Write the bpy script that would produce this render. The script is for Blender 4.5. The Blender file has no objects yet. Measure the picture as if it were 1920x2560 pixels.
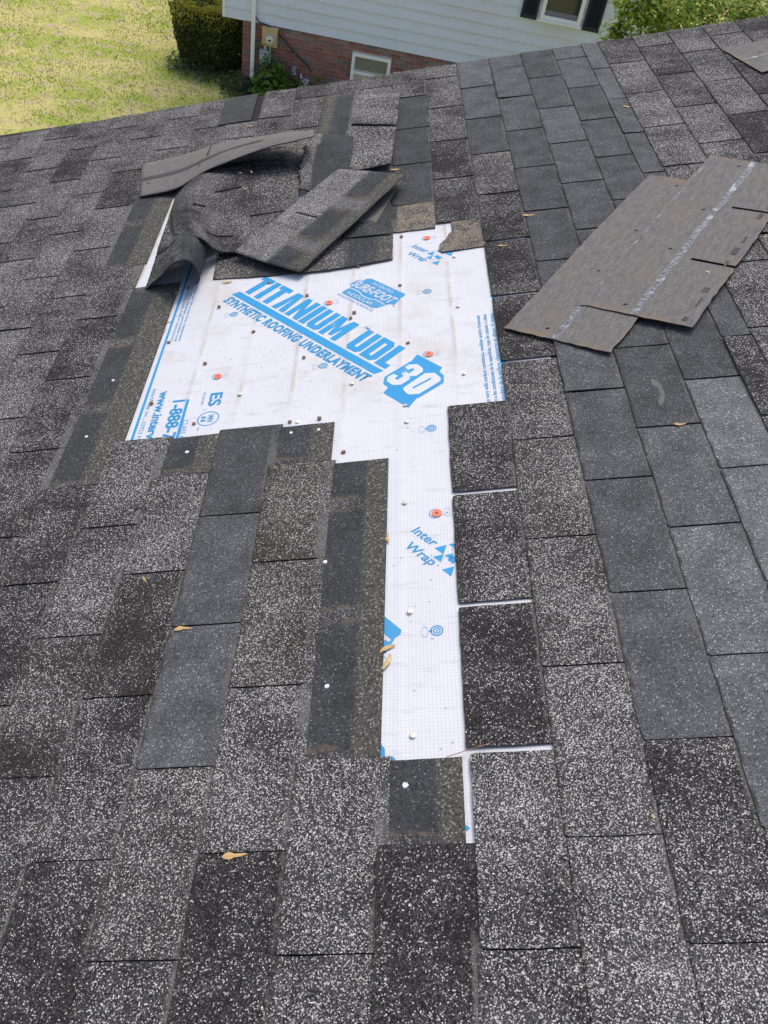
import bpy, bmesh, math, random
from mathutils import Vector, Matrix, noise
random.seed(7)
scn = bpy.context.scene

# ------------------------------------------------------------------ camera
PITCH = math.radians(16.539)
E, T = 0.13926, 0.3048                       # shingle exposure, tab width
CAM = Vector((0.19856101, -0.68094799, 1.25397514))      # camera in the roof's own frame
RM = Matrix(((0.98931629, 0.01327259, -0.14517958),
             (-0.09251964, -0.71244525, -0.69560181),
             (-0.11266494, 0.70160217, -0.70360572)))
F = 2100.0
MR = Matrix.Rotation(-PITCH, 4, 'Y')         # roof frame (u upslope, v along, h out) -> world
RMT = RM.transposed()
MR3 = MR.to_3x3()
CW = MR3 @ CAM
cd = bpy.data.cameras.new('camera'); cam = bpy.data.objects.new('camera', cd)
scn.collection.objects.link(cam); scn.camera = cam
cd.sensor_fit = 'VERTICAL'; cd.sensor_height = 36.0; cd.lens = 36.0 * F / 2560.0
cd.clip_start = 0.02; cd.clip_end = 1500
_x = MR3 @ RMT @ Vector((1, 0, 0)); _y = MR3 @ RMT @ Vector((0, -1, 0)); _z = MR3 @ RMT @ Vector((0, 0, -1))
cam.matrix_world = Matrix(((_x[0], _y[0], _z[0], CW[0]), (_x[1], _y[1], _z[1], CW[1]), (_x[2], _y[2], _z[2], CW[2]), (0, 0, 0, 1)))

# ------------------------------------------------------------------ sky, sun, exposure
SUN_EL, SUN_AZ = math.radians(66), math.radians(15)
w = bpy.data.worlds.new('World'); scn.world = w; w.use_nodes = True
wn = w.node_tree; bg = wn.nodes['Background']
sky = wn.nodes.new('ShaderNodeTexSky'); sky.sky_type = 'NISHITA'; sky.sun_disc = False
sky.sun_elevation = SUN_EL; sky.sun_rotation = SUN_AZ
sky.air_density = 1.0; sky.dust_density = 3.6; sky.ozone_density = 1.0
wn.links.new(sky.outputs[0], bg.inputs[0]); bg.inputs[1].default_value = 0.15
sl = bpy.data.lights.new('sun', 'SUN'); sl.energy = 1.4; sl.angle = math.radians(30); sl.color = (1.0, 0.955, 0.89)
so = bpy.data.objects.new('sun', sl); scn.collection.objects.link(so)
sdir = Vector((math.sin(SUN_AZ) * math.cos(SUN_EL), math.cos(SUN_AZ) * math.cos(SUN_EL), math.sin(SUN_EL)))
so.rotation_euler = sdir.to_track_quat('Z', 'Y').to_euler(); so.location = sdir * 30
vs = scn.view_settings
vs.view_transform = 'Standard'; vs.look = 'None'; vs.gamma = 1.0; vs.use_curve_mapping = False; vs.exposure = 0.35

# ------------------------------------------------------------------ geometry helpers
def uv(x, y, h=0.0):
    """point of the roof plane (raised by h) seen at photo pixel x, y"""
    d = RMT @ Vector(((x - 960) / F, (y - 1280) / F, 1.0))
    return CAM + d * ((h - CAM.z) / d.z)
def ray(x, y):
    return (MR3 @ RMT @ Vector(((x - 960) / F, (y - 1280) / F, 1.0))).normalized()
def on_z(x, y, z):
    r = ray(x, y); return CW + r * ((z - CW.z) / r.z)
def pix(P):
    q = RM @ (MR3.transposed() @ Vector(P) - CAM); return 960 + F * q.x / q.z, 1280 + F * q.y / q.z
WU = (0.00810297, -0.00150999, 0.00498888, -0.01502624, -0.01006746, -0.01142023, -0.0259751, -0.01330819, 0.01937277, -0.00082793)
WV = (-0.01636311, -0.00274654, -0.01111968, -0.00765578, 0.00319666, 0.04589202, 0.00653043, -0.00323884, 0.00228406, 0.03141118)
def warp(c, n):
    """course c, tab position n -> roof u, v: the courses are slightly wavy, as laid"""
    a = max(-1.7, min(1.6, c / 8.0)); b = max(-1.0, min(1.15, (n - 4) / 6.0))
    B = (1, a, b, a * a, a * b, b * b, a ** 3, a * a * b, a * b * b, b ** 3)
    return c * E + sum(p * q for p, q in zip(B, WU)), n * T + sum(p * q for p, q in zip(B, WV))

def link(o, parent=None):
    scn.collection.objects.link(o)
    if parent is not None: o.parent = parent
    return o
def tag(o, label=None, cat=None, group=None, kind=None):
    if label: o['label'] = label
    if cat: o['category'] = cat
    if group: o['group'] = group
    if kind: o['kind'] = kind
    return o
def empty(name, mat=None):
    o = bpy.data.objects.new(name, None); o.empty_display_size = 0.1
    link(o)
    if mat is not None: o.matrix_world = mat
    return o
def mesh_obj(name, verts, faces, mats, parent=None, uvs=None, locs=None, midx=None, smooth=False):
    me = bpy.data.meshes.new(name); me.from_pydata([tuple(v) for v in verts], [], faces)
    for m in (mats if isinstance(mats, (list, tuple)) else [mats]): me.materials.append(m)
    if uvs is not None:
        l = me.uv_layers.new(name='UVMap')
        for i, lp in enumerate(me.loops): l.data[i].uv = uvs[lp.vertex_index]
    if locs is not None:
        l = me.uv_layers.new(name='loc')
        for i, lp in enumerate(me.loops): l.data[i].uv = locs[lp.vertex_index]
    if midx is not None: me.polygons.foreach_set('material_index', midx)
    if smooth: me.polygons.foreach_set('use_smooth', [True] * len(me.polygons))
    me.update()
    return link(bpy.data.objects.new(name, me), parent)

class MB:
    """collects boxes, prisms and tubes into one mesh"""
    def __init__(s): s.v = []; s.f = []
    def box(s, a, b, M=None):
        i = len(s.v)
        for z in (a[2], b[2]):
            for x, y in ((a[0], a[1]), (b[0], a[1]), (b[0], b[1]), (a[0], b[1])):
                p = Vector((x, y, z)); s.v.append(M @ p if M else p)
        for q in ((0, 3, 2, 1), (4, 5, 6, 7), (0, 1, 5, 4), (1, 2, 6, 5), (2, 3, 7, 6), (3, 0, 4, 7)): s.f.append([i + k for k in q])
        return s
    def prism(s, poly, z0, z1):
        i = len(s.v); n = len(poly)
        for z in (z0, z1):
            for p in poly: s.v.append(Vector((p[0], p[1], z)))
        s.f.append([i + n + k for k in range(n)]); s.f.append([i + k for k in reversed(range(n))])
        for k in range(n): s.f.append([i + k, i + (k + 1) % n, i + n + (k + 1) % n, i + n + k])
        return s
    def tube(s, path, r, n=10, cap=True, sx=1.0):
        path = [Vector(p) for p in path]; i0 = len(s.v)
        for k, p in enumerate(path):
            d = (path[min(k + 1, len(path) - 1)] - path[max(k - 1, 0)]).normalized()
            a = d.cross(Vector((0, 0, 1)) if abs(d.z) < .9 else Vector((0, 1, 0))).normalized(); b = d.cross(a)
            rr = r[k] if isinstance(r, (list, tuple)) else r
            for j in range(n):
                t = 2 * math.pi * j / n; s.v.append(p + a * (rr * sx * math.cos(t)) + b * (rr * math.sin(t)))
        for k in range(len(path) - 1):
            for j in range(n):
                a0 = i0 + k * n + j; a1 = i0 + k * n + (j + 1) % n
                s.f.append([a0, a1, a1 + n, a0 + n])
        if cap:
            s.f.append([i0 + j for j in reversed(range(n))]); s.f.append([i0 + (len(path) - 1) * n + j for j in range(n)])
        return s
    def build(s, name, mat, parent=None, smooth=False, uvs=None):
        return mesh_obj(name, s.v, s.f, mat, parent, uvs=uvs, smooth=smooth)

# ------------------------------------------------------------------ material helpers
class NT:
    def __init__(s, name):
        s.m = bpy.data.materials.new(name); s.m.use_nodes = True; s.t = s.m.node_tree
        s.b = s.t.nodes['Principled BSDF']
    def n(s, typ, props=None, **ins):
        nd = s.t.nodes.new('ShaderNode' + typ)
        for k, v in (props or {}).items(): setattr(nd, k, v)
        for k, v in ins.items():
            key = int(k[1:]) if k[0] == 'i' and k[1:].isdigit() else k.replace('_', ' ')
            s.set(nd.inputs[key], v)
        return nd
    def set(s, sock, v):
        if hasattr(v, 'is_linked') or isinstance(v, bpy.types.NodeSocket): s.t.links.new(v, sock)
        else: sock.default_value = v
    def math(s, op, a, b=0.0, c=None, clamp=False):
        nd = s.n('Math', dict(operation=op, use_clamp=clamp)); s.set(nd.inputs[0], a); s.set(nd.inputs[1], b)
        if c is not None: s.set(nd.inputs[2], c)
        return nd.outputs[0]
    def step(s, x, lo, hi, a=0.0, b=1.0):
        nd = s.n('MapRange', dict(interpolation_type='SMOOTHSTEP')); s.set(nd.inputs[0], x)
        for k, v in zip((1, 2, 3, 4), (lo, hi, a, b)): s.set(nd.inputs[k], v)
        return nd.outputs[0]
    def mix(s, f, a, b, mode='MIX'):
        nd = s.n('Mix', dict(data_type='RGBA', blend_type=mode)); s.set(nd.inputs[0], f)
        for k, v in ((6, a), (7, b)): s.set(nd.inputs[k], v if not isinstance(v, tuple) else (v + (1.0,))[:4])
        return nd.outputs[2]
    def uvmap(s, name='UVMap'): return s.n('UVMap', dict(uv_map=name)).outputs[0]
    def sep(s, v):
        nd = s.n('SeparateXYZ'); s.set(nd.inputs[0], v); return nd.outputs
    def noise(s, vec, scale, detail=3.0, rough=.5, dim='2D'):
        nd = s.n('TexNoise', dict(noise_dimensions=dim)); s.set(nd.inputs['Vector'], vec)
        nd.inputs['Scale'].default_value = scale; nd.inputs['Detail'].default_value = detail; nd.inputs['Roughness'].default_value = rough
        return nd.outputs[0]
    def vor(s, vec, scale, dim='2D'):
        nd = s.n('TexVoronoi', dict(voronoi_dimensions=dim)); s.set(nd.inputs['Vector'], vec); nd.inputs['Scale'].default_value = scale
        sc = s.n('SeparateColor'); s.set(sc.inputs[0], nd.outputs['Color'])
        return nd.outputs['Distance'], sc.outputs
    def scalec(s, col, f):
        nd = s.n('VectorMath', dict(operation='SCALE')); s.set(nd.inputs[0], col); s.set(nd.inputs['Scale'], f); return nd.outputs[0]
    def out(s, col, rough=.9, bump=None, bstr=.3, bdist=.002, spec=.3, metal=0.0):
        s.set(s.b.inputs['Base Color'], col if not isinstance(col, tuple) else (col + (1.0,))[:4])
        s.set(s.b.inputs['Roughness'], rough); s.b.inputs['Specular IOR Level'].default_value = spec; s.set(s.b.inputs['Metallic'], metal)
        if bump is not None:
            bn = s.n('Bump'); bn.inputs['Strength'].default_value = bstr; bn.inputs['Distance'].default_value = bdist
            s.set(bn.inputs['Height'], bump); s.t.links.new(bn.outputs[0], s.b.inputs['Normal'])
        return s.m

def granules(t, U, bias, big=500.0):
    """weathered mineral granules: pale stones on dark asphalt; bias sets how many pale ones show"""
    nz = t.n('TexNoise', dict(noise_dimensions='2D')); t.set(nz.inputs['Vector'], U); nz.inputs['Scale'].default_value = 500; nz.inputs['Detail'].default_value = 1
    off = t.n('VectorMath', dict(operation='MULTIPLY_ADD')); t.set(off.inputs[0], nz.outputs['Color']); off.inputs[1].default_value = (.0022, .0022, 0); t.set(off.inputs[2], U)
    d, r = t.vor(off.outputs[0], big)
    d2, r2 = t.vor(off.outputs[0], big * 1.9)
    lf = t.noise(U, 5.5, 4.0, .62); lf2 = t.noise(U, 70.0, 2.0, .6)
    bz = t.math('ADD', bias, t.math('MULTIPLY', t.math('SUBTRACT', lf, .5), 1.25))
    bz = t.math('ADD', bz, t.math('MULTIPLY', t.math('SUBTRACT', lf2, .5), .35))
    stx = t.n('Mapping'); t.set(stx.inputs[0], U); stx.inputs['Scale'].default_value = (4, 26, 1)
    bz = t.math('ADD', bz, t.math('MULTIPLY', t.math('SUBTRACT', t.noise(stx.outputs[0], 1.0, 3.0, .6), .5), .45))
    bz = t.math('MAXIMUM', bz, .03)
    thr = t.math('MULTIPLY_ADD', bz, -.40, 1.0)
    wmask = t.step(r[0], t.math('SUBTRACT', thr, .03), t.math('ADD', thr, .03))
    wmask = t.math('MULTIPLY', wmask, t.step(d, .62, .38))
    thr2 = t.math('MULTIPLY_ADD', bz, -.76, 1.0)
    mmask = t.step(r2[0], t.math('SUBTRACT', thr2, .05), t.math('ADD', thr2, .05))
    dk = t.mix(r2[1], (.010, .0093, .0092), (.027, .0245, .024))
    col = t.mix(mmask, dk, t.mix(r2[2], (.036, .036, .037), (.155, .153, .152)))
    wcol = t.mix(r[1], (.27, .265, .26), (.84, .80, .735))
    col = t.mix(wmask, col, wcol)
    col = t.mix(t.step(r[2], .80, .9, 0, .38), col, t.mix(r2[1], (.16, .115, .085), (.12, .135, .165)))
    return col, t.math('ADD', d2, t.math('MULTIPLY', wmask, .5)), r2

def mat_shingle():
    t = NT('asphalt_shingle_granules'); U = t.uvmap(); L = t.sep(t.uvmap('loc'))
    oi = t.n('ObjectInfo'); oc = t.n('SeparateColor'); t.set(oc.inputs[0], oi.outputs['Color'])
    col, bh, r2 = granules(t, U, oc.outputs[0])
    # newer slate-grey replacement shingles: finer, even granules
    d3, r3 = t.vor(U, 520.0)
    lf = t.noise(U, 14.0, 3.0)
    sl = t.mix(r3[0], (.038, .0388, .0405), (.112, .1145, .119))
    sl = t.mix(t.step(r3[1], .955, .975), sl, (.27, .27, .27))
    sl = t.scalec(sl, t.math('MULTIPLY_ADD', lf, .9, .55))
    sl = t.scalec(sl, t.math('MULTIPLY_ADD', oc.outputs[0], 1.3, .45))
    col = t.mix(oc.outputs[1], col, sl)
    # brown weathering
    col = t.mix(t.math('MULTIPLY', oc.outputs[2], t.noise(U, 30.0, 4.0)), col, (.11, .082, .055))
    # fine dust caught just below the next course and bare worn rim at the butt
    edge = t.math('ADD', L[0], t.math('MULTIPLY', t.math('SUBTRACT', t.noise(U, 60.0), .5), .10))
    dust = t.math('MULTIPLY', t.step(edge, .935, .965), t.step(t.noise(U, 7.0, 4.0), .38, .62))
    col = t.mix(t.math('MULTIPLY', dust, .72), col, t.mix(r3[1], (.085, .08, .076), (.21, .20, .188)))
    rim = t.math('MULTIPLY', t.step(edge, .05, .01), t.step(t.noise(U, 22.0), .36, .56))
    col = t.mix(t.math('MULTIPLY', rim, .75), col, (.042, .031, .025))
    return t.out(col, .93, bh, .55, .0012, .2)

def zone_mat(name, zones, bands=(), bias=.45, dirt=.0, b0=-1.0, b1=.70, edge_line=True):
    """one shingle's face: zones = [(kind, start)], measured across the shingle; bands = dirt lines where old slots lay"""
    t = NT(name); U = t.uvmap(); L = t.sep(t.uvmap('loc'))
    jit = t.math('MULTIPLY', t.math('SUBTRACT', t.noise(U, 45.0, 4.0), .5), .09)
    sx = t.math('ADD', L[0], jit)
    w_, bh, r2 = granules(t, U, bias)
    d3, r3 = t.vor(U, 480.0)
    dark = t.mix(r3[0], (.027, .028, .030), (.072, .075, .078))
    dark = t.mix(t.step(r3[1], .97, .985), dark, (.22, .22, .21))
    dark = t.scalec(dark, t.math('MULTIPLY_ADD', t.noise(U, 12.0), .8, .6))
    dg, rg = t.vor(U, 380.0)
    green = t.mix(rg[0], (.034, .033, .030), (.118, .114, .100))
    green = t.mix(t.step(rg[1], .86, .94), green, (.27, .26, .22))
    under = t.mix(t.noise(U, 40.0, 5.0), (.075, .066, .058), (.175, .155, .135))
    cols = dict(tab=w_, dark=dark, green=green, under=under)
    col = cols[zones[0][0]]
    for k, st in zones[1:]:
        col = t.mix(t.step(t.math('ADD', sx, t.math('MULTIPLY', t.math('SUBTRACT', t.noise(U, 350.0, 1.0), .5), .12)), st - .03, st + .03), col, cols[k])
    brown = t.mix(t.noise(U, 120.0, 3.0), (.085, .066, .047), (.20, .155, .11))
    for b in bands:                                   # weathered lines across, at tab position b
        y = t.math('ADD', t.math('SUBTRACT', L[1], b), t.math('MULTIPLY', t.math('SUBTRACT', t.noise(U, 25.0), .5), .06))
        a = t.math('ABSOLUTE', y)
        pale = t.math('MULTIPLY', t.step(a, .075, .03), t.math('MULTIPLY', t.step(L[0], b1, b1 - .12), t.step(L[0], b0, b0 + .05)))
        line = t.math('MULTIPLY', t.step(t.math('ABSOLUTE', t.math('ADD', a, -.062)), .030, .004), t.math('MULTIPLY', t.step(L[0], b1 + .06, b1 - .15), t.step(L[0], b0, b0 + .05)))
        line = t.math('MULTIPLY', line, t.step(t.noise(U, 38.0, 3.0), .36, .6))
        col = t.mix(t.math('MULTIPLY', pale, .55), col, w_)
        col = t.mix(t.math('MULTIPLY', line, .62), col, brown)
    if bands and edge_line:                           # and along the line the old tab edge followed
        l2 = t.step(t.math('ABSOLUTE', t.math('ADD', sx, -.03)), .05, .01)
        col = t.mix(t.math('MULTIPLY', l2, .7), col, brown)
    if dirt:
        dm = t.math('MULTIPLY', t.math('MULTIPLY', t.step(t.noise(U, 20.0, 5.0, .75), .36, .60), t.step(t.noise(U, 300.0, 2.0, .6), .32, .58, .30, 1.0)), dirt)
        col = t.mix(dm, col, t.mix(t.noise(U, 300.0), (.15, .118, .080), (.36, .285, .195)))
    return t.out(col, .92, bh, .5, .0012, .2)

def mat_under():
    t = NT('shingle_underside_felt'); U = t.uvmap(); L = t.sep(t.uvmap('loc'))
    st = t.n('Mapping'); t.set(st.inputs[0], U); st.inputs['Scale'].default_value = (24, 8, 1)
    n1 = t.noise(st.outputs[0], 3.0, 5.0, .6); n2 = t.noise(U, 160.0, 3.0, .7); n3 = t.noise(U, 9.0, 4.0, .6)
    col = t.mix(n1, (.095, .091, .087), (.265, .253, .238))
    col = t.mix(t.step(n2, .35, .7, 0, .5), col, (.075, .070, .066))
    col = t.mix(t.step(n3, .5, .72, 0, .55), col, (.185, .155, .13))
    rimx = t.math('MINIMUM', t.math('MINIMUM', L[0], t.math('SUBTRACT', 1.0, L[0])), t.math('MINIMUM', L[1], t.math('SUBTRACT', 1.0, L[1])))
    col = t.mix(t.math('MULTIPLY', t.step(rimx, .035, .0), t.step(n3, .42, .66)), col, (.22, .17, .12))
    return t.out(col, .95, n2, .4, .001, .15)

def mat_plain(name, rgb, rough=.6, var=.15, scale=8.0, spec=.4, metal=0.0, dirt=None, dirt_amt=.0, coord='Object', bump=0.0):
    t = NT(name); tc = t.n('TexCoord').outputs[coord]
    nz = t.noise(tc, scale, 5.0, .6, '3D')
    col = t.scalec(tuple(rgb) , t.math('MULTIPLY_ADD', nz, 2 * var, 1 - var))
    if dirt: col = t.mix(t.math('MULTIPLY', t.step(t.noise(tc, scale * .4, 5.0, .65, '3D'), .45, .7), dirt_amt), col, dirt)
    return t.out(col, rough, nz if bump else None, bump, .01, spec, metal)

def mat_membrane():
    t = NT('woven_underlayment'); U = t.uvmap(); X = t.sep(U)
    g = []
    for k in (0, 1):
        fr = t.math('FRACT', t.math('MULTIPLY', X[k], 1 / .0068))
        a = t.math('ABSOLUTE', t.math('SUBTRACT', fr, .5)); g.append(t.step(a, .44, .485, 0.0, .62 if k == 0 else .40))
    grid = t.math('MAXIMUM', g[0], g[1])
    base = t.mix(t.noise(U, 6.0, 3.0), (.61, .615, .64), (.68, .68, .695))
    col = t.mix(grid, base, (.30, .31, .34))
    # tan stains where old shingle courses lay and rust bled
    fr = t.math('FRACT', t.math('ADD', t.math('MULTIPLY', X[0], 1 / E), t.math('MULTIPLY_ADD', t.noise(U, 2.0, 2.0), .10, .22)))
    line = t.step(t.math('ABSOLUTE', t.math('SUBTRACT', fr, .5)), .07, .0)
    far = t.step(X[1], .88, 1.0)
    st = t.math('MULTIPLY', t.math('MULTIPLY', line, far), t.step(t.noise(U, 9.0, 4.0), .36, .66, .1, .75))
    col = t.mix(st, col, (.46, .40, .335))
    bl = t.math('MULTIPLY', t.step(t.noise(U, 5.0, 5.0, .65), .50, .70), far)
    col = t.mix(t.math('MULTIPLY', bl, .45), col, (.53, .48, .42))
    sp = t.step(t.vor(U, 260.0)[1][0], .998, .9985)
    col = t.mix(t.math('MULTIPLY', sp, .5), col, (.12, .11, .10))
    sm = t.n('Mapping'); t.set(sm.inputs[0], U); sm.inputs['Rotation'].default_value = (0, 0, .9); sm.inputs['Scale'].default_value = (9, 45, 1)
    col = t.mix(t.step(t.noise(sm.outputs[0], 1.0, 5.0, .7), .56, .74, 0, .30), col, (.33, .32, .31))
    wr = t.math('ADD', t.noise(U, 11.0, 3.0), t.math('MULTIPLY', t.step(t.math('ABSOLUTE', t.math('SUBTRACT', fr, .5)), .12, .0), .26))
    return t.out(col, .55, t.math('ADD', t.math('MULTIPLY', wr, 1.0), t.math('MULTIPLY', grid, -.06)), .35, .008, .35)

def mat_ink(name, rgb):
    t = NT(name); U = t.uvmap(); X = t.sep(U)
    g = []
    for k in (0, 1):
        fr = t.math('FRACT', t.math('MULTIPLY', X[k], 1 / .0068))
        g.append(t.step(t.math('ABSOLUTE', t.math('SUBTRACT', fr, .5)), .40, .485, 0.0, .35))
    col = t.mix(t.math('MAXIMUM', g[0], g[1]), rgb, tuple(c * .55 for c in rgb))
    worn = t.math('MULTIPLY', t.step(t.noise(U, 14.0, 5.0, .7), .58, .76), .32)
    col = t.mix(worn, col, (.34, .42, .49))
    return t.out(col, .5, None, spec=.35)

M = {}
M['shingle'] = mat_shingle()
M['headlap'] = zone_mat('exposed_headlap', [('dark', 0), ('green', .66)], bands=(0, 1, 2, 3))
M['headlap_plain'] = zone_mat('exposed_headlap_even', [('dark', 0), ('green', .68)])
M['darkface'] = zone_mat('dark_asphalt_face', [('dark', 0)], dirt=.06)
M['residue'] = zone_mat('dirty_torn_headlap', [('tab', 0)], bias=.55, dirt=.82)
M['mat_tabs'] = zone_mat('weathered_mat_face', [('tab', 0)], bias=.34)
M['tab_dark'] = zone_mat('weathered_to_dark_face', [('tab', 0), ('dark', .46)], bias=.5)
M['tab_headlap'] = zone_mat('weathered_tab_and_headlap_face', [('tab', 0), ('dark', .48), ('green', .80)], bias=.62, dirt=.04)
M['tab_headlap_flat'] = zone_mat('tab_and_short_headlap_face', [('tab', 0), ('dark', .5), ('green', .83)], bias=.42)
M['reversed'] = zone_mat('reversed_shingle_face', [('green', 0), ('dark', .18), ('tab', .52)], bias=.62)
M['torn'] = zone_mat('torn_dark_face', [('tab', 0), ('dark', .26)], bias=.7, dirt=.0)
M['curl'] = zone_mat('curled_shingle_face', [('tab', 0), ('dark', .36)], bias=.36)
M['under'] = mat_under()
M['edge'] = mat_plain('asphalt_cut_edge', (.040, .037, .035), .95, .3, 60)
M['deck'] = mat_plain('old_asphalt_felt', (.020, .018, .017), .97, .3, 30)
M['membrane'] = mat_membrane()
M['blue'] = mat_ink('blue_ink', (.022, .29, .58))
M['blue2'] = mat_ink('pale_blue_ink', (.045, .29, .55))
M['white_ink'] = mat_ink('white_ink', (.64, .655, .69))

# ------------------------------------------------------------------ the roof: deck and courses of shingles
roof_v = []; roof_f = []
RAKE = 10.44
mb = MB(); u0, u1 = -3.18, 2.42; v0, v1 = -2.2, warp(0, RAKE)[1] - .012
mb.box((u0, v0, -.030), (u1, v1, -.0016))
roof = mb.build('roof', M['deck']); roof.matrix_world = MR
tag(roof, 'gable roof slope of weathered grey three-tab asphalt shingles', None, None, 'structure')
m_wood = mat_plain('painted_fascia', (.62, .61, .58), .6, .1, 12)
MB().box((u0, v1 - .02, -.16), (u1, v1 + .003, -.031)).build('fascia_board', m_wood, roof)

CPOS = {6: 5.93, 7: 6.46, 8: 7.58, 9: 8.72, 10: 9.93, 11: 11.1, 12: 12.25, 13: 13.4, 14: 14.5, -11: -11.18, -12: -12.3, -13: -13.45, -14: -14.6, -15: -15.7, -16: -16.8}
def cpos(c):
    if c > 14: return 14.5 + (c - 14) * 1.13
    if c < -16: return -16.8 + (c + 16) * 1.12
    return CPOS.get(c, float(c))
PH = {7: .58, 8: 0.0, 9: .6, 10: .03, 11: .55, 12: 0.0, 13: .5, 14: 0.0}
def phase(c): return PH.get(c, 0.0 if c % 2 else .5)
REMOVED = []          # (course, from, to): tabs torn off
REMOVED += [(-7, 6, 8), (-6, 2.5, 8), (-5, 3, 8), (-4, 2.5, 8), (-3, 3, 8), (-2, 2.5, 7.5), (-1, 0, 6), (0, -.5, 6.5), (1, 3, 6)]
def gone(c, a, b):
    for rc, x, y in REMOVED:
        if rc == c and min(b, y) - max(a, x) > .02: return (x, y)
    return None

def slab(name, f_uv, s0, s1, t0, t1, h_of, th, mats, ns=3, nt=6, color=None, loc=lambda s, t: (s, t), jag=0.0013, lift=None):
    """thin shingle piece in course space; f_uv(s,t) -> u,v ; h_of(s) top height"""
    S = [s0, s0 + .03] + [s0 + (s1 - s0) * i / ns for i in range(1, ns + 1)]; Tt = [t0, t0 + .014] + [t0 + (t1 - t0) * j / nt for j in range(1, nt)] + [t1 - .014, t1]
    ns, nt = len(S) - 1, len(Tt) - 1; chip = [random.uniform(.0005, .0042) for _ in (0, 1)]
    vs_, uvs, lc = [], [], []
    for lay in (0, 1):
        for j, t in enumerate(Tt):
            for i, s in enumerate(S):
                u, v = f_uv(s, t)
                if i == 0: u += jag * (noise.noise(Vector((u * 30, v * 18, 3.1))) * 1.4 + noise.noise(Vector((u * 30, v * 90, 5.1))) * .9)
                if j in (0, nt): v += jag * noise.noise(Vector((u * 40, v * 30, 7.7))) * 1.0
                if i == 0 and j in (0, nt): k_ = chip[j > 0]; u += k_; v += (k_ if j == 0 else -k_) * .8
                h = h_of(s)
                if lift: h += lift(s, t)
                if lay == 0: h = max(.0004, h - th)
                vs_.append((u, v, h)); uvs.append((u, v)); lc.append(loc(s, t))
    W = ns + 1; N = W * (nt + 1); fs = []
    for j in range(nt):
        for i in range(ns):
            a = j * W + i; fs.append([N + a, N + a + 1, N + a + W + 1, N + a + W]); fs.append([a, a + W, a + W + 1, a + 1])
    for j in range(nt):
        a = j * W; fs.append([a, N + a, N + a + W, a + W]); a += ns; fs.append([a, a + W, N + a + W, N + a])
    for i in range(ns):
        a = i; fs.append([a, a + 1, N + a + 1, N + a]); a += nt * W; fs.append([a, N + a, N + a + 1, a + 1])
    mi = [0] * (ns * nt * 2) + [1] * (2 * nt + 2 * ns)
    o = mesh_obj(name, vs_, fs, mats, None, uvs, lc, mi)
    # origin at the piece's own centre
    c = sum((Vector(v) for v in vs_), Vector()) / len(vs_)
    o.data.transform(Matrix.Translation(-c)); o.location = c; o.parent = roof
    if color: o.color = color
    return o

rng = random.Random(3)
W_ = lambda b, br=0.0: (b, 0.0, br, 1)            # weathered, b = share of pale granules
N_ = lambda b: (b, 1.0, 0.0, 1)                   # newer slate shingle, b = brightness
COL = {(1, 2): W_(.40), (1, 1): W_(.43), (1, 0): W_(.26), (1, -1): W_(.74), (1, -2): W_(.62),
       (1, 6): W_(.24), (1, 7): W_(.16), (1, 8): W_(.42), (1, 9): W_(.46), (1, 10): W_(.5),
       (2, 2.5): W_(.56, .1), (2, 1.5): W_(.58, .15), (2, .5): W_(.60, .1), (2, -.5): W_(.80), (2, -1.5): W_(.85),
       (2, 3.5): W_(.26), (2, 4.5): W_(.24), (2, 5.5): W_(.20), (2, 6.5): W_(.42, .12), (2, 7.5): N_(.34), (2, 8.5): N_(.55), (2, 9.5): N_(.7),
       (3, -1): W_(.48), (3, -2): W_(.78), (3, 0): N_(.62), (3, 1): N_(.50), (3, 2): N_(.54), (3, 3): N_(.62), (3, 4): N_(.40), (3, 5): N_(.36), (3, 6): N_(.33), (3, 7): N_(.36), (3, 8): N_(.48), (3, 9): N_(.58), (3, 10): N_(.6),
       (4, -.5): N_(.85), (4, .5): N_(1.0), (4, 1.5): N_(.70), (4, 2.5): N_(.38), (4, 3.5): N_(.42), (4, 4.5): N_(.4), (4, 5.5): N_(.42), (4, 6.5): N_(.50), (4, 7.5): N_(.66), (4, 8.5): N_(.42), (4, 9.5): N_(.30), (4, -1.5): W_(.9),
       (5, 0): N_(1.1), (5, 1): N_(1.1), (5, 2): N_(1.1), (5, 3): N_(.36), (5, 4): N_(.4), (5, 5): N_(.38), (5, 6): N_(.40), (5, 7): N_(.44), (5, 8): N_(.38), (5, 9): N_(.62), (5, 10): N_(.66),
       (6, 9.5): N_(.74), (6, 8.5): N_(.7), (6, 7.5): N_(.52), (6, 6.5): N_(.55), (6, 5.5): N_(.5), (6, 4.5): N_(.5), (6, 3.5): N_(.55),
       (0, -1.5): W_(.24), (0, -2.5): W_(.3), (0, 6.5): N_(.24), (0, 7.5): N_(.22), (0, 8.5): N_(.26), (0, 9.5): W_(.40),
       (-1, -1): W_(.64), (-1, -2): W_(.6), (-1, 6): N_(.24), (-1, 7): N_(.24),
       (-2, 1.5): W_(.48, .3), (-2, .5): W_(.55, .2), (-2, -.5): W_(.58), (-2, -1.5): W_(.24),
       (-3, 0): N_(.62), (-3, 1): N_(.5), (-3, 2): N_(.32), (-3, -1): W_(.56, .1), (-3, -2): W_(.55),
       (-4, 1.5): W_(.60), (-4, .5): W_(.28, .1), (-4, -.5): W_(.42), (-4, -1.5): W_(.3),
       (-5, 2): W_(.60), (-5, 1): W_(.54), (-5, 0): W_(.38, .1), (-5, -1): W_(.44), (-6, 1.5): W_(.3), (-6, .5): W_(.3),
       (-7, 2): W_(.38), (-7, 3): W_(.34), (-7, 1): W_(.36), (-9, 8): W_(.48), (-8, 7.5): W_(.17), (-9, 7): W_(.5), (-10, 8.5): W_(.16)}
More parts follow.
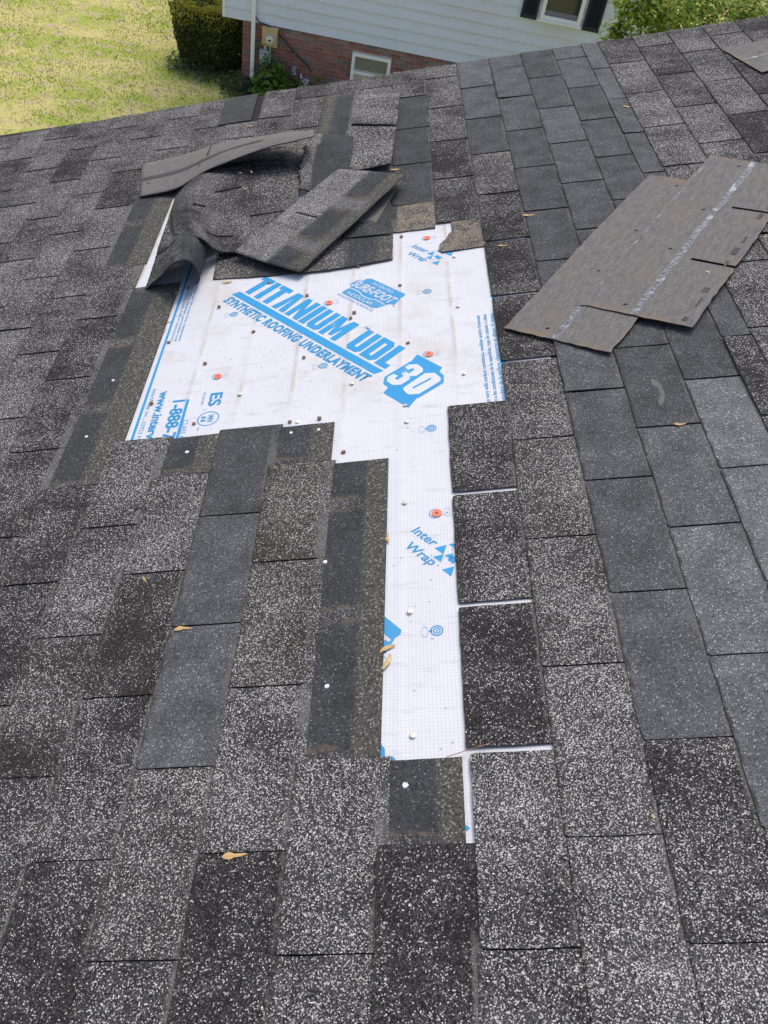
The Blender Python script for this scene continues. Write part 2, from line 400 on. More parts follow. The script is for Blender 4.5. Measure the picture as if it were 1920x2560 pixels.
def tab_color(c, a):
    k = (c, round(a * 2) / 2)
    if k in COL: return COL[k]
    r = rng.random()
    if c >= 7: return W_(rng.uniform(.42, .66) if r > .3 else rng.uniform(.22, .34))
    return W_(rng.uniform(.40, .62) if r > .2 else rng.uniform(.24, .36))

def gap_of(c, n):
    if c == 1 and -.1 < n < 2.1: return .0058
    if c == 2 and 3.2 < n < 5.7: return .0054
    return .0010 + .0030 * max(0, min(1, (n + .5) / 5.5))
def tab_h(s): return .0064 - .0028 * min(s, 1.0) - .0004 * max(0, s - 1)
def tab_h1(s): return .0046 - .0010 * min(s, 1.0) - .0004 * max(0, s - 1)
def in_view(c, n):
    x, y = pix(MR3 @ Vector((*warp(c, n), 0)))
    return -150 < x < 2070 and -150 < y < 2760
rest = []
for c in range(-21, 17):
    ph = phase(c); k = -5
    while k + ph < RAKE:
        a = k + ph; b = min(a + 1, RAKE); k += 1
        if c == 5 and a < 0: pass
        g = gone(c, a, b)
        parts = [(a, b)]
        if g:
            parts = []
            if a < g[0] - .02: parts.append((a, g[0]))
            if b > g[1] + .02: parts.append((g[1], b))
        if c == -5 and a == 9.0: parts = [(9.0, 9.5)]
        if c == -5 and a == 10.0: parts = []
        for (x, y) in parts:
            if y - x < .03: continue
            c0, c1 = cpos(c), cpos(c + 1)
            ga, gb = gap_of(c, x) / T, gap_of(c, y) / T
            col = tab_color(c, a)
            lf = rng.uniform(0, .0014) + (.003 if rng.random() < .07 else 0); tw = rng.uniform(-.0012, .0012)
            f = lambda s, t, c0=c0, c1=c1: warp(c0 + (c1 - c0) * s, t)
            vis = any(in_view(cc, nn) for cc in (c0, c1) for nn in (x, y, (x + y) / 2))
            lo = dict(c=c, f=f, x=x + ga, y=y - gb if y < RAKE - .01 else y, col=col, lf=lf, tw=tw)
            if not vis: rest.append(lo); continue
            slab('shingle', f, (.05 if c == 1 and -1.05 < x < -.01 else 0), 1.13, lo['x'], lo['y'], (tab_h1 if (c == 1 and x < 3) or (c == 2 and 2.4 < x < 6) else tab_h), .0025, [M['shingle'], M['edge']], 4, 12, col,
                 lift=lambda s, t, lf=lf, tw=tw, x=x: max(0, 1 - s) * (lf + tw * (t - x)))
# shingles beyond the picture's edges, joined
vv, ff, uu, ll = [], [], [], []
for r in rest:
    i = len(vv)
    for s, h in ((0, .0074), (1.1, .0031)):
        for t in (r['x'], r['y']):
            p = r['f'](s, t); vv.append((p[0], p[1], h)); uu.append(p); ll.append((s, .5))
    for s, h in ((0, .004), (1.1, .0006)):
        for t in (r['x'], r['y']):
            p = r['f'](s, t); vv.append((p[0], p[1], h)); uu.append(p); ll.append((s, .5))
    for q in ((0, 2, 3, 1), (4, 5, 7, 6), (0, 1, 5, 4), (0, 4, 6, 2), (1, 3, 7, 5), (2, 6, 7, 3)): ff.append([i + z for z in q])
o = mesh_obj('shingle_field', vv, ff, M['shingle'], roof, uu, ll); o.color = (.5, 0, 0, 1); o['kind'] = 'stuff'

# headlaps bared where the covering tabs are gone
def headlap(c, a, b, mat='headlap', s1=1.0, nt=None, t_off=None):
    f = lambda s, t: warp(c + s, t)
    slab('shingle', f, -.02, s1, a, b, lambda s: .0036, .0031, [M[mat], M['edge']], 6, nt or max(4, int((b - a) * 6)), (.4, 0, 0, 1),
         loc=lambda s, t: (s, t - (t_off if t_off is not None else a)), jag=.0010)
headlap(-6, 2.5, 5.5, s1=1.22, t_off=2.5)
headlap(-7, 6, 8, s1=1.17, t_off=6)
headlap(-4, 2.5, 2.96, s1=1.0, t_off=2.5)
headlap(-2, 2.5, 2.95, s1=1.05, t_off=1.5)
headlap(-1, 0, 2.45, s1=1.0, t_off=0)
headlap(0, -.5, 0 - .03, s1=.95, t_off=-.5)
# a bald tab at the far edge
slab('shingle', lambda s, t: warp(-5.25 + s, t), 0, 1.02, 9.515, RAKE, lambda s: .0082, .0036, [M['darkface'], M['edge']], 4, 5, (.4, 0, 0, 1))

# ------------------------------------------------------------------ neighbour's ground
GZ = CW.z - 6.5
t = NT('spring_lawn'); P = t.n('TexCoord').outputs['Object']
n1 = t.noise(P, .9, 6.0, .65, '3D'); n2 = t.noise(P, 3.2, 6.0, .7, '3D'); n3 = t.noise(P, 30.0, 4.0, .7, '3D')
c_ = t.mix(t.step(n1, .42, .57), (.35, .40, .08), (.55, .49, .185))
c_ = t.mix(t.step(n2, .48, .62), c_, (.50, .40, .24))
c_ = t.mix(t.step(n2, .42, .32), c_, (.20, .30, .055))
c_ = t.scalec(c_, t.math('MULTIPLY_ADD', n3, .7, .72))
M['lawn'] = t.out(c_, .95, n3, .8, .04, .1)
lawn = MB().box((-400, -300, -.3), (400, 500, 0)).build('lawn', M['lawn']); lawn.location = (0, 0, GZ)
tag(lawn, 'patchy green and straw coloured lawn beyond the roof', None, None, 'structure')
# the house under the roof
m_own = mat_plain('own_wall_siding', (.55, .54, .50), .7, .1, 4)
own = MB().box((-2.6, -8, GZ), (2.2, v1 - .22, GZ + 3.9)).build('gable_wall', m_own); tag(own, 'plain wall below the shingled roof', None, None, 'structure')

# ------------------------------------------------------------------ underlayment sheet with its print
ROOFM = MR
ul = empty('underlayment_sheet', MR @ Matrix.Translation((0, 0, 0)))
tag(ul, 'white woven roofing underlayment with blue lettering laid bare by torn shingles', 'underlayment')
poly = [(-5.97, 8.1), (-5.97, 5.42), (-5.0, 5.42), (-5.0, 2.88), (-1.02, 2.88), (-1.02, 2.40), (-.10, 2.40), (-.10, -.62), (2.08, -.62), (2.08, 2.9), (2.9, 2.9), (2.9, 6.05), (1.9, 6.5), (-1.5, 6.9), (-4.2, 8.1)]
pts = []
for i, (c, n) in enumerate(poly):
    c2, n2_ = poly[(i + 1) % len(poly)]
    for k in range(6):
        q = k / 6; pts.append(warp(c + (c2 - c) * q, n + (n2_ - n) * q))
mb = MB().prism(pts, -.0013, -.0008)
mb.build('fabric', M['membrane'], ul, uvs=[(p.x, p.y) for p in mb.v])
HP = -.0004                                           # ink level

def flat(name, polys, mat, h=HP, parent=ul):
    """flat print: polygons in roof u, v"""
    vs_, fs = [], []
    for p in polys:
        i = len(vs_); vs_ += [(a[0], a[1], h) for a in p]; fs.append([i + k for k in range(len(p))])
    o = mesh_obj(name, vs_, fs, M[mat], parent, [(v[0], v[1]) for v in vs_])
    for pl in o.data.polygons:
        pass
    me = o.data; bm = bmesh.new(); bm.from_mesh(me)
    for f_ in bm.faces:
        f_.normal_update()
        if f_.normal.z < 0: f_.normal_flip()
    bmesh.ops.triangulate(bm, faces=[f_ for f_ in bm.faces if len(f_.verts) > 4]); bm.to_mesh(me); bm.free()
    return o
def frame2(o, ang):
    """local print frame at uv origin o rotated by ang"""
    c, s = math.cos(ang), math.sin(ang)
    return lambda x, y: (o[0] + c * x - s * y, o[1] + s * x + c * y)
def text(body, o, ang, size, mat='blue', sx=1.0, shear=0.0, bold=0.0, h=HP, name='print_lettering', fit=None, space=1.0):
    cu = bpy.data.curves.new('t', 'FONT'); cu.body = body; cu.size = 1.0; cu.shear = shear; cu.offset = bold; cu.fill_mode = 'FRONT'; cu.resolution_u = 3; cu.space_character = space
    ob = bpy.data.objects.new('t', cu); scn.collection.objects.link(ob)
    bpy.context.view_layer.update()
    me = bpy.data.meshes.new_from_object(ob.evaluated_get(bpy.context.evaluated_depsgraph_get()))
    bpy.data.objects.remove(ob); bpy.data.curves.remove(cu)
    xs = [v.co.x for v in me.vertices]; x0, x1 = min(xs), max(xs)
    k = fit / (x1 - x0) if fit else size * sx
    fr = frame2(o, ang)
    for v in me.vertices:
        p = fr((v.co.x - x0) * k, v.co.y * size); v.co = (p[0], p[1], h)
    l = me.uv_layers.new(name='UVMap')
    for i, lp in enumerate(me.loops): l.data[i].uv = me.vertices[lp.vertex_index].co[:2]
    me.name = name; me.materials.clear(); me.materials.append(M[mat])
    return link(bpy.data.objects.new(name, me), ul)

# block capitals of the headline, each a polygon in a box of width w and height 1
def blk(ch):
    if ch == 'T': return .60, [[(0, 1), (.60, 1), (.60, .80), (.44, .80), (.44, 0), (.16, 0), (.16, .80), (0, .80)]]
    if ch == 'I': return .27, [[(0, 0), (.27, 0), (.27, 1), (0, 1)]]
    if ch == 'A': return .66, [[(0, 0), (.17, 1), (.49, 1), (.66, 0), (.40, 0), (.375, .16), (.33, .75), (.285, .16), (.26, 0)]]
    if ch == 'N': return .66, [[(0, 0), (0, 1), (.22, 1), (.42, .48), (.42, 1), (.66, 1), (.66, 0), (.44, 0), (.24, .5), (.24, 0)]]
    if ch == 'U': return .62, [[(0, 1), (0, .12), (.12, 0), (.50, 0), (.62, .12), (.62, 1), (.37, 1), (.37, .2), (.25, .2), (.25, 1)]]
    if ch == 'M': return .84, [[(0, 0), (0, 1), (.28, 1), (.42, .50), (.56, 1), (.84, 1), (.84, 0), (.60, 0), (.60, .55), (.49, .12), (.35, .12), (.24, .55), (.24, 0)]]
    if ch == 'D': return .62, [[(0, 0), (.48, 0), (.62, .14), (.62, .5), (.37, .5), (.37, .18), (.25, .18), (.25, .5), (0, .5)], [(0, .5), (.25, .5), (.25, .82), (.37, .82), (.37, .5), (.62, .5), (.62, .86), (.48, 1), (0, 1)]]
    if ch == 'L': return .50, [[(0, 0), (.50, 0), (.50, .2), (.27, .2), (.27, 1), (0, 1)]]
    return .3, []
bTL, bBL, bTR, bBR = uv(599.7, 728.7), uv(584.3, 738.6), uv(959, 926.7), uv(939, 939)
ang = math.atan2(bTR.y - bTL.y, bTR.x - bTL.x)
L_ = (bTR - bTL).length
fr = frame2((bTL.x, bTL.y), ang)
word = 'TITANIUM UDL'; gap = .075
tot = sum(blk(c)[0] + gap for c in word) - gap
H_ = .094; x = 0.0; k = (L_ * .994) / tot; sh = -.004
for ch in word:
    wd, pl = blk(ch)
    if pl: flat('print_letter', [[fr((x + px_) * k + sh * py_ + .001, .0078 + py_ * H_) for px_, py_ in p] for p in pl], 'blue')
    x += wd + gap
thick = .0245
flat('print_bar', [[fr(0.0, 0), fr(L_, 0), fr(L_ - .010, -thick), fr(-.010, -thick)]], 'blue')
text('SYNTHETIC ROOFING UNDERLAYMENT', fr(.0, -thick - .0385), ang, .043, bold=.055, shear=.06, fit=L_ * .99, space=1.14)
text('TM', fr(L_ * .705, .098), ang, .013, fit=.018, bold=.01)
# the number badge
D = [uv(*p) for p in ((1043, 885.5), (1114, 920), (1021.5, 1019), (958, 982))]
f30 = frame2((uv(958, 982).x, uv(958, 982).y), ang)
dA = D[2] - D[3]; dl = .092
def P30(a, b):                                           # a along, b up, unit box on the badge's slanted square
    o = D[3] + (D[2] - D[3]) * a + (D[0] - D[3]) * b; return (o.x, o.y)
flat('print_badge', [[P30(0, 0), P30(1, 0), P30(1.0, 1), P30(0, 1)]], 'blue')
flat('print_badge_outline', [[P30(*q) for q in ((-.23, .47), (-.35, .28), (-.22, .15), (.10, .14), (.45, .16), (.72, .13), (1.03, .24), (1.37, .74), (1.22, .87), (.90, .92), (.60, .88), (.20, .90), (-.02, .80), (-.13, .62))]], 'blue', HP + .0002)
flat('print_numeral', [[P30(*q) for q in ((-.03, .65), (.03, .74), (.25, .82), (.50, .80), (.57, .74), (.49, .60), (.33, .54), (.39, .47), (.29, .31), (.08, .22), (-.18, .23), (-.26, .30), (-.18, .42), (.0, .43), (-.03, .35), (.08, .35), (.15, .48), (.03, .50), (.10, .57), (.24, .58), (.30, .70), (.20, .70), (.14, .63))]], 'white_ink', HP + .0004)
zr = flat('print_numeral', [[P30(*q) for q in ((.42, .28), (.47, .24), (.70, .21), (.97, .32), (1.25, .74), (1.19, .80), (.92, .83), (.66, .73))]], 'white_ink', HP + .0004)
flat('print_numeral_slit', [[P30(*q) for q in ((.65, .37), (.70, .35), (.97, .69), (.92, .71))]], 'blue', HP + .0006)
# the walking surface badge
def badge(o, ang, w, hh):
    f = frame2(o, ang)
    q = lambda a, b: f(a * w + b * w * .06, b * hh)
    flat('print_badge', [[q(.02, .12), q(.86, .12), q(.93, .2), q(.99, .52), q(.99, .93), q(.95, 1), q(.06, 1), q(.0, .93), q(.0, .22)]], 'blue2')
    flat('print_badge_outline', [[q(-.10, .50), q(.0, .44), q(.9, .44), q(1.08, .52), q(1.06, .58), q(1.0, .80), q(.0, .80), q(-.10, .74)]], 'blue2', HP + .0002)
    text('PATENTED', q(.22, .83), ang, hh * .14, 'white_ink', fit=w * .52, h=HP + .0003, bold=.005)
    text('SURE-FOOT', q(-.06, .49), ang, hh * .38, 'white_ink', fit=w * 1.06, h=HP + .0004, bold=.03, shear=.2)
    wave = []
    for k in range(31):
        a = k / 30; wave.append((a * .94, .36 + .035 * math.copysign(abs(math.sin(a * 9.4)) ** .4, math.sin(a * 9.4))))
    flat('print_wave', [[q(a, b) for a, b in (wave[k], wave[k + 1], (wave[k + 1][0], wave[k + 1][1] + .028), (wave[k][0], wave[k][1] + .028))] for k in range(30)], 'white_ink', HP + .0003)
    text('NODULAR', q(.10, .17), ang, hh * .17, 'white_ink', fit=w * .66, h=HP + .0003, bold=.008)
    text('WALKING SURFACE', q(-.02, .0), ang, hh * .11, 'blue2', fit=w * .95, bold=.005)
    text('TM', q(1.08, .44), ang, hh * .07, 'blue2', fit=w * .05)
badge((-.1528, 1.4739), ang, .165, .118)
b0 = uv(1013, 1583); badge((b0.x - .2066, b0.y + .0516), ang, .165, .118)
# maker's mark with triangles, twice
def mark(o, ang, k):
    f = frame2(o, ang); q = lambda a, b: f(a * k, b * k)
    text('Inter', q(0, 0), ang, .030 * k, fit=.066 * k, bold=.018, shear=.15)
    text('Wrap', q(.022, -.038), ang, .030 * k, fit=.078 * k, bold=.018, shear=.15)
    tri = lambda a, b, s, up=1: [q(a, b), q(a + s, b), q(a + s * .5, b + up * s * .85)]
    flat('print_triangles', [tri(.070, .000, .026), tri(.100, .000, .018), tri(.085, -.018, .022, 1), tri(.122, -.030, .026), tri(.085, .026, .026), tri(.11, .030, .034), [q(.112, -.005), q(.128, -.005), q(.128, .010), q(.112, .010)]], 'blue')
p = uv(1027, 617); mark((p.x, p.y), ang, 1.0)
p = uv(1027, 1328); mark((p.x, p.y), ang, 1.0)
flat('print_badge', [[tuple(uv(*q)[:2]) for q in ((935, 1850), (952, 1858), (962, 1872), (962, 1893), (952, 1904), (935, 1904))]], 'blue')
flat('print_badge', [[tuple(uv(*q)[:2]) for q in ((966, 1908), (982, 1890), (996, 1908))]], 'blue')
flat('print_badge', [[tuple(uv(*q)[:2]) for q in ((1150, 2052), (1176, 2070), (1150, 2090))]], 'blue')
# edge lines and the small print along both edges
uL = uv(323, 1108).x
flat('print_line', [[(uL, .80), (uL + .0075, .80), (uL + .0075, 2.0), (uL, 2.0)]], 'blue')
uR = warp(2.0, 4)[0]
flat('print_line', [[(uR - .002, .80), (uR + .012, .80), (uR + .018, 2.0), (uR + .004, 2.0)]], 'blue')
DN = -math.pi / 2
q = uv(390, 972); text('InterWrap Inc., 32923 Mission Way', (q.x - .008, q.y), DN, .016, 'blue2', fit=.30)
q = uv(413, 977); text('www.interwrap.com', (q.x - .012, q.y), DN, .036, fit=.335, bold=.03)
q = uv(445, 1000); text('1-888-713-7663', (q.x - .012, q.y), DN, .046, fit=.33, bold=.03)
q = uv(470, 998); flat('print_line', [[(q.x - .004, .80), (q.x + .004, .80), (q.x + .004, q.y), (q.x - .004, q.y)]], 'blue')
q = uv(470, 1049); text('CLASS A (', (q.x - .012, q.y), DN, .020, 'blue2', fit=.085)
q = uv(543, 981); text('ES', (q.x - .016, q.y), DN, .045, fit=.055, bold=.03)
q = uv(512, 981); text('ICC ESR 2550', (q.x - .003, q.y), DN, .010, 'blue2', fit=.05)
def ring(c, r0, r1, mat='blue2', n=28, e=1.0, h=HP, name='print_ring'):
    polys = []
    for k in range(n):
        a, b = 2 * math.pi * k / n, 2 * math.pi * (k + 1) / n
        polys.append([(c[0] + r1 * math.cos(a) * e, c[1] + r1 * math.sin(a)), (c[0] + r1 * math.cos(b) * e, c[1] + r1 * math.sin(b)), (c[0] + r0 * math.cos(b) * e, c[1] + r0 * math.sin(b)), (c[0] + r0 * math.cos(a) * e, c[1] + r0 * math.sin(a))])
    return flat(name, polys, mat, h)
q = uv(520, 1046); ring(q, .0255, .0285); text('WH', (q.x - .002, q.y + .016), DN, .022, fit=.030, bold=.03); text('II', (q.x - .018, q.y + .010), DN, .016, fit=.02, bold=.03)
q = uv(499, 1068); text('us', (q.x - .006, q.y), DN, .011, fit=.012)
q = uv(511, 1030); text('c', (q.x - .004, q.y + .012), DN, .011, fit=.006)
small = ('performance may vary with surface conditions, weather and/or footwear', 'variar de acuerdo a las condiciones de la superficie, ropa de calzado o clima', 'peut varier dependant de la surface, chaussures et climat, le niveau')
for i, s_ in enumerate(small): text(s_, (uR - .050 + i * .018 + .012, .80), math.pi / 2, .014, fit=.48, bold=.02)
for i, (xx, yy, n_) in enumerate(((478, 756, 11), (492, 756, 9))):
    q = uv(xx, yy - 40); 
    for j, s_ in enumerate(('Always consult local building code. Follow instructions,', 'install with fasteners; roofing materials, permanent roof', 'slippery when wet or icy; use fall protection equipment')):
        if i == 0: text(s_, (uL + .018 + j * .012, q.y + .16), DN, .0115, fit=.46, bold=.01)
# printed nailing targets beside the caps
EYES = [(585, 785), (808, 914), (1068, 728), (1078, 1070), (1092, 1576)]
for x_, y_ in EYES:
    q = uv(x_, y_); 
    for r0, r1 in ((.0095, .0124), (.0046, .0074), (.0002, .0022)): ring(q, r0, r1)
    flat('print_tail', [[(q.x - .0165, q.y), (q.x - .009, q.y - .003), (q.x - .009, q.y + .003)]], 'blue2')
    ring((q.x - .0225, q.y - .001), .0110, .0122, e=.55)

# ------------------------------------------------------------------ nails and plastic caps driven through the sheet
def head_mesh(name, r, hgt, n=12, rim=.7):
    vs_, fs = [], []
    for rr, z in ((r * .92, -.0006), (r, hgt * .5), (r * .97, hgt * .85), (r * rim, hgt)):
        for k in range(n): a = 2 * math.pi * k / n; vs_.append((rr * math.cos(a), rr * math.sin(a), z))
    for j in range(3):
        for k in range(n): fs.append([j * n + k, j * n + (k + 1) % n, (j + 1) * n + (k + 1) % n, (j + 1) * n + k])
    fs.append([3 * n + k for k in range(n)])
    return vs_, fs
m_rust = mat_plain('rusty_nail_head', (.20, .115, .07), .75, .5, 300, metal=.2)
m_zinc = mat_plain('galvanized_nail_head', (.62, .60, .52), .45, .2, 200, metal=.5)
m_cap = mat_plain('red_plastic_cap', (.88, .20, .12), .5, .08, 60)
m_white = mat_plain('white_fleck', (.78, .80, .80), .7, .1, 60)
vs_, fs = head_mesh('nail', .0054, .0028)
nail_me = {}
for nm, mt in (('rust', m_rust), ('zinc', m_zinc)):
    me = bpy.data.meshes.new('nail'); me.from_pydata(vs_, [], fs); me.materials.append(mt); nail_me[nm] = me
RUST = [(672, 708), (768, 740), (548, 769), (634, 830), (760, 895), (896, 668), (1000, 714), (886, 783), (877, 797), (1020, 858), (513, 910), (379, 1010), (485, 1060), (1004, 593), (799, 1048), (859, 1131), (725, 1056), (470, 722), (422, 857)]
ZINC = [(1145, 767), (1160, 935), (1013, 1014), (1017, 1055), (600, 987), (744, 1055), (1012, 1258), (1025, 1531), (1032, 1840), (1135, 642), (880, 960)]
for k, (x_, y_) in enumerate(RUST + ZINC):
    q = uv(x_, y_); o = link(bpy.data.objects.new('nail', nail_me['rust' if k < len(RUST) else 'zinc']), ul)
    o.location = (q.x, q.y, .0003 + .0012 * ((k * 7) % 3)); o.rotation_euler = (.15 * math.sin(k), .18 * math.cos(k * 2.1), k); o.scale = [.92 + .05 * (k % 4)] * 3
vs_, fs = head_mesh('cap', .0110, .0016, 24, .9)
cap_me = bpy.data.meshes.new('plastic_cap'); cap_me.from_pydata(vs_, [], fs); cap_me.materials.append(m_cap)
for x_, y_ in [(1068, 595), (823, 757), (545, 941), (1073, 885), (1092, 1283)]:
    q = uv(x_, y_); o = link(bpy.data.objects.new('plastic_cap', cap_me), ul); o.location = (q.x, q.y, 0)
    pin = link(bpy.data.objects.new('cap_nail', nail_me['rust']), o); pin.location = (0, 0, .0010); pin.scale = (.62, .62, .5)
    ring((q.x + .0215, q.y + .001), .0112, .0120, e=.6); ring((q.x - .003, q.y), .0118, .0138); ring((q.x + .0215, q.y), .0005, .0022)

# ------------------------------------------------------------------ loose shingles
def cr(P, x):
    n = len(P) - 1
    if n == 1: return P[0] * (1 - x) + P[1] * x
    f = min(max(x, 0), 1) * n; i = min(int(f), n - 1); t = f - i
    p1, p2 = P[i], P[i + 1]; p0 = P[i - 1] if i else p1 * 2 - p2; p3 = P[i + 2] if i + 2 <= n else p2 * 2 - p1
    return (p1 * 2 + (p2 - p0) * t + (p0 * 2 - p1 * 5 + p2 * 4 - p3) * t * t + (p1 * 3 - p0 - p2 * 3 + p3) * t ** 3) * .5
def surf(rows):
    R = [[uv(*p) if len(p) == 3 and p[0] > 100 else Vector(p) for p in r] for r in rows]
    return lambda s, t: cr([cr(r, s) for r in R], t)
def lines(n, extra=()):
    L = sorted(set([round(i / n, 5) for i in range(n + 1)] + [round(e, 5) for e in extra])); out = [L[0]]
    for a in L[1:]:
        if a - out[-1] > .0035 or a in extra: out.append(a)
    out[-1] = 1.0
    return out
def sheet(name, P, ns, nt, th, mats, parent, slots=(), jag=0.0, jag_left=0.0, wav=.0015, seed=0, uvw=(.30, .6)):
    """curved shingle piece; slots = (t, s0, s1, half width in t) cut right through"""
    S = lines(ns, [v for sl in slots for v in (sl[1], sl[2])]); Tt = lines(nt, [v for sl in slots for v in (sl[0] - sl[3], sl[0] + sl[3])])
    top = []; nor = []
    def Q(s, t):
        p = P(s, t).copy()
        p.z += wav * noise.noise(Vector((p.x * 9 + seed, p.y * 7, seed)))
        if jag_left and s < .999:
            p += (P(min(1, s + .02), t) - P(s, t)).normalized() * ((1 - s) ** 3) * jag_left * (noise.noise(Vector((seed, t * 9, 1))) + .6 * noise.noise(Vector((seed, t * 31, 5))))
        e = min(s, 1 - s, t, 1 - t)
        if jag and e < .001: p += Vector((noise.noise(Vector((p.x * 60, p.y * 60, 1))) + .7 * noise.noise(Vector((p.x * 170, p.y * 170, 3))), noise.noise(Vector((p.x * 60, p.y * 60, 9))) + .7 * noise.noise(Vector((p.x * 170, p.y * 170, 6))), 0)) * jag * 1.3
        return p
    for t_ in Tt:
        for s_ in S:
            top.append(Q(s_, t_)); e = .01
            a = P(min(1, s_ + e), t_) - P(max(0, s_ - e), t_); b = P(s_, min(1, t_ + e)) - P(s_, max(0, t_ - e))
            n_ = a.cross(b).normalized()
            nor.append(n_)
    flipn = -1 if sum(n.z for n in nor) < 0 else 1
    bot = [p - n * (th * flipn) for p, n in zip(top, nor)]
    W = len(S); N = len(top); uvs = [(S[i % W] * uvw[0] + seed * .37, Tt[i // W] * uvw[1] + seed * .21) for i in range(N)] * 2
    lc = [(S[i % W], Tt[i // W]) for i in range(N)] * 2
    keep = {}
    for j in range(len(Tt) - 1):
        for i in range(W - 1):
            sm, tm = (S[i] + S[i + 1]) / 2, (Tt[j] + Tt[j + 1]) / 2
            keep[i, j] = not any(abs(tm - sl[0]) < sl[3] and sl[1] < sm < sl[2] for sl in slots)
    fs, mi = [], []
    for (i, j), kp in keep.items():
        if not kp: continue
        a = j * W + i; q = [a, a + 1, a + W + 1, a + W]
        if flipn < 0: q.reverse()
        fs.append(q); mi.append(0); fs.append([N + z for z in reversed(q)]); mi.append(1)
        for (di, dj, e0, e1) in ((-1, 0, a + W, a), (1, 0, a + 1, a + W + 1), (0, -1, a, a + 1), (0, 1, a + W + 1, a + W)):
            if not keep.get((i + di, j + dj), False):
                qq = [e0, e1, N + e1, N + e0]
                if flipn > 0: qq.reverse()
                fs.append(qq); mi.append(2)
    return mesh_obj(name, top + bot, fs, mats, parent, uvs, lc, mi, smooth=False)
def smooth_top(o):
    for p in o.data.polygons:
        if p.material_index < 2: p.use_smooth = True
    return o
def loose(label, P0=None):
    o = empty('loose_shingle', MR.copy()); tag(o, label, 'shingle', 'torn shingles lying on the roof'); return o
def strip_on(name, P, s0, s1, t0, t1, h, mat, parent, n=24, seed=0, wob=.004):
    vs_, fs, uvs = [], [], []
    for k in range(n + 1):
        t = t0 + (t1 - t0) * k / n
        for j, s in enumerate((s0, (s0 + s1) / 2, s1)):
            ss = s + (wob * noise.noise(Vector((t * 14, s * 50, seed)))) * (0 if j == 1 else 1)
            p = P(ss, t).copy(); p.z += h; vs_.append(p); uvs.append((ss * .3 + seed, t * .9))
    for k in range(n):
        for j in (0, 1): a = 3 * k + j; fs.append([a, a + 1, a + 4, a + 3])
    return mesh_obj(name, vs_, fs, mat, parent, uvs)
m_hole = mat_plain('nail_hole_shadow', (.008, .007, .007), .95)
def hole(P, s, t, r, parent, h=.0006, e=1.6):
    c = P(s, t); vs_ = [(c.x + r * e * math.cos(a), c.y + r * math.sin(a), c.z + h) for a in [k * math.pi / 5 for k in range(10)]]
    return mesh_obj('nail_hole', vs_, [list(range(10))], m_hole, parent)
t = NT('white_sealant_strip'); U = t.uvmap()
mp = t.n('Mapping'); t.set(mp.inputs[0], U); mp.inputs['Scale'].default_value = (60, 260, 1)
nz = t.noise(mp.outputs[0], 1.0, 4.0, .7); n2 = t.noise(U, 26.0, 3.0)
c_ = t.mix(t.step(nz, .44, .60), (.075, .074, .078), (.25, .265, .29)); c_ = t.mix(t.step(n2, .56, .68), c_, (.34, .365, .39))
M['sealant'] = t.out(c_, .5, nz, .4, .002)
t = NT('dark_release_line'); U = t.uvmap()
M['release'] = t.out(t.mix(t.noise(U, 60.0, 4.0), (.035, .033, .032), (.075, .070, .066)), .7)
UN = [M['under'], M['mat_tabs'], M['edge']]
def two(face): return [M[face], M['under'], M['edge']]
TH = .0031

# long shingle flipped on its face, its right end standing up
P = surf([[(356, 409, .014), (415, 397, .016), (475, 382, .022), (545, 360, .032), (629, 345, .045), (710, 331, .060), (786, 327, .085)],
          [(352, 452, .014), (407, 441, .018), (460, 426, .032), (528, 393, .058), (594, 368, .085), (686, 345, .105), (785, 331, .118)],
          [(349, 491, .013), (400, 482, .018), (446, 468, .034), (511, 429, .060), (560, 408, .080), (660, 371, .105), (784, 340, .122)]])
o = loose('long shingle flipped brown side up, arching over the pile, dark line along it')
P1 = lambda s, t: P(t, s)
smooth_top(sheet('shingle_strip', P1, 12, 36, TH, UN, o, slots=[(.462, 0, .34, .006)], jag=.002, seed=1, uvw=(.3, .75)))
strip_on('release_line', P1, .42, .52, .0, .78, .0008, M['release'], o, 40, 2)
hole(P1, .62, .44, .004, o); hole(P1, .62, .06, .004, o)

# curled shingle end forming an arch over the underlayment
P = surf([[(436, 500, .004), (452, 500, .010), (468, 502, .02), (482, 505, .03), (497, 508, .03), (512, 512, .02), (520, 516, .012), (530, 518, .006), (536, 520, .005)],
          [(400, 605, .004), (426, 592, .022), (446, 580, .045), (462, 576, .055), (478, 575, .058), (498, 577, .052), (514, 583, .040), (519, 592, .025), (514, 604, .012)],
          [(385, 655, .004), (414, 632, .045), (440, 605, .100), (454, 598, .115), (470, 594, .120), (492, 595, .112), (511, 607, .086), (516, 625, .050), (509, 646, .014)],
          [(372, 695, .004), (406, 662, .052), (434, 633, .105), (453, 624, .119), (469, 622, .121), (488, 628, .105), (503, 645, .073), (508, 665, .036), (500, 685, .007)],
          [(362, 724, .004), (402, 689, .056), (431, 660, .107), (451, 652, .118), (467, 650, .118), (484, 660, .096), (496, 682, .055), (499, 700, .022), (489, 712, .003)]])
o = loose('shingle curled up into a dark arch over the edge of the white underlayment')
smooth_top(sheet('shingle_strip', P, 40, 24, TH, two('curl'), o, slots=[(.40, 0, .22, .010)], jag=.001, seed=2, uvw=(.45, .5)))
hole(P, .55, .80, .0035, o, .002)

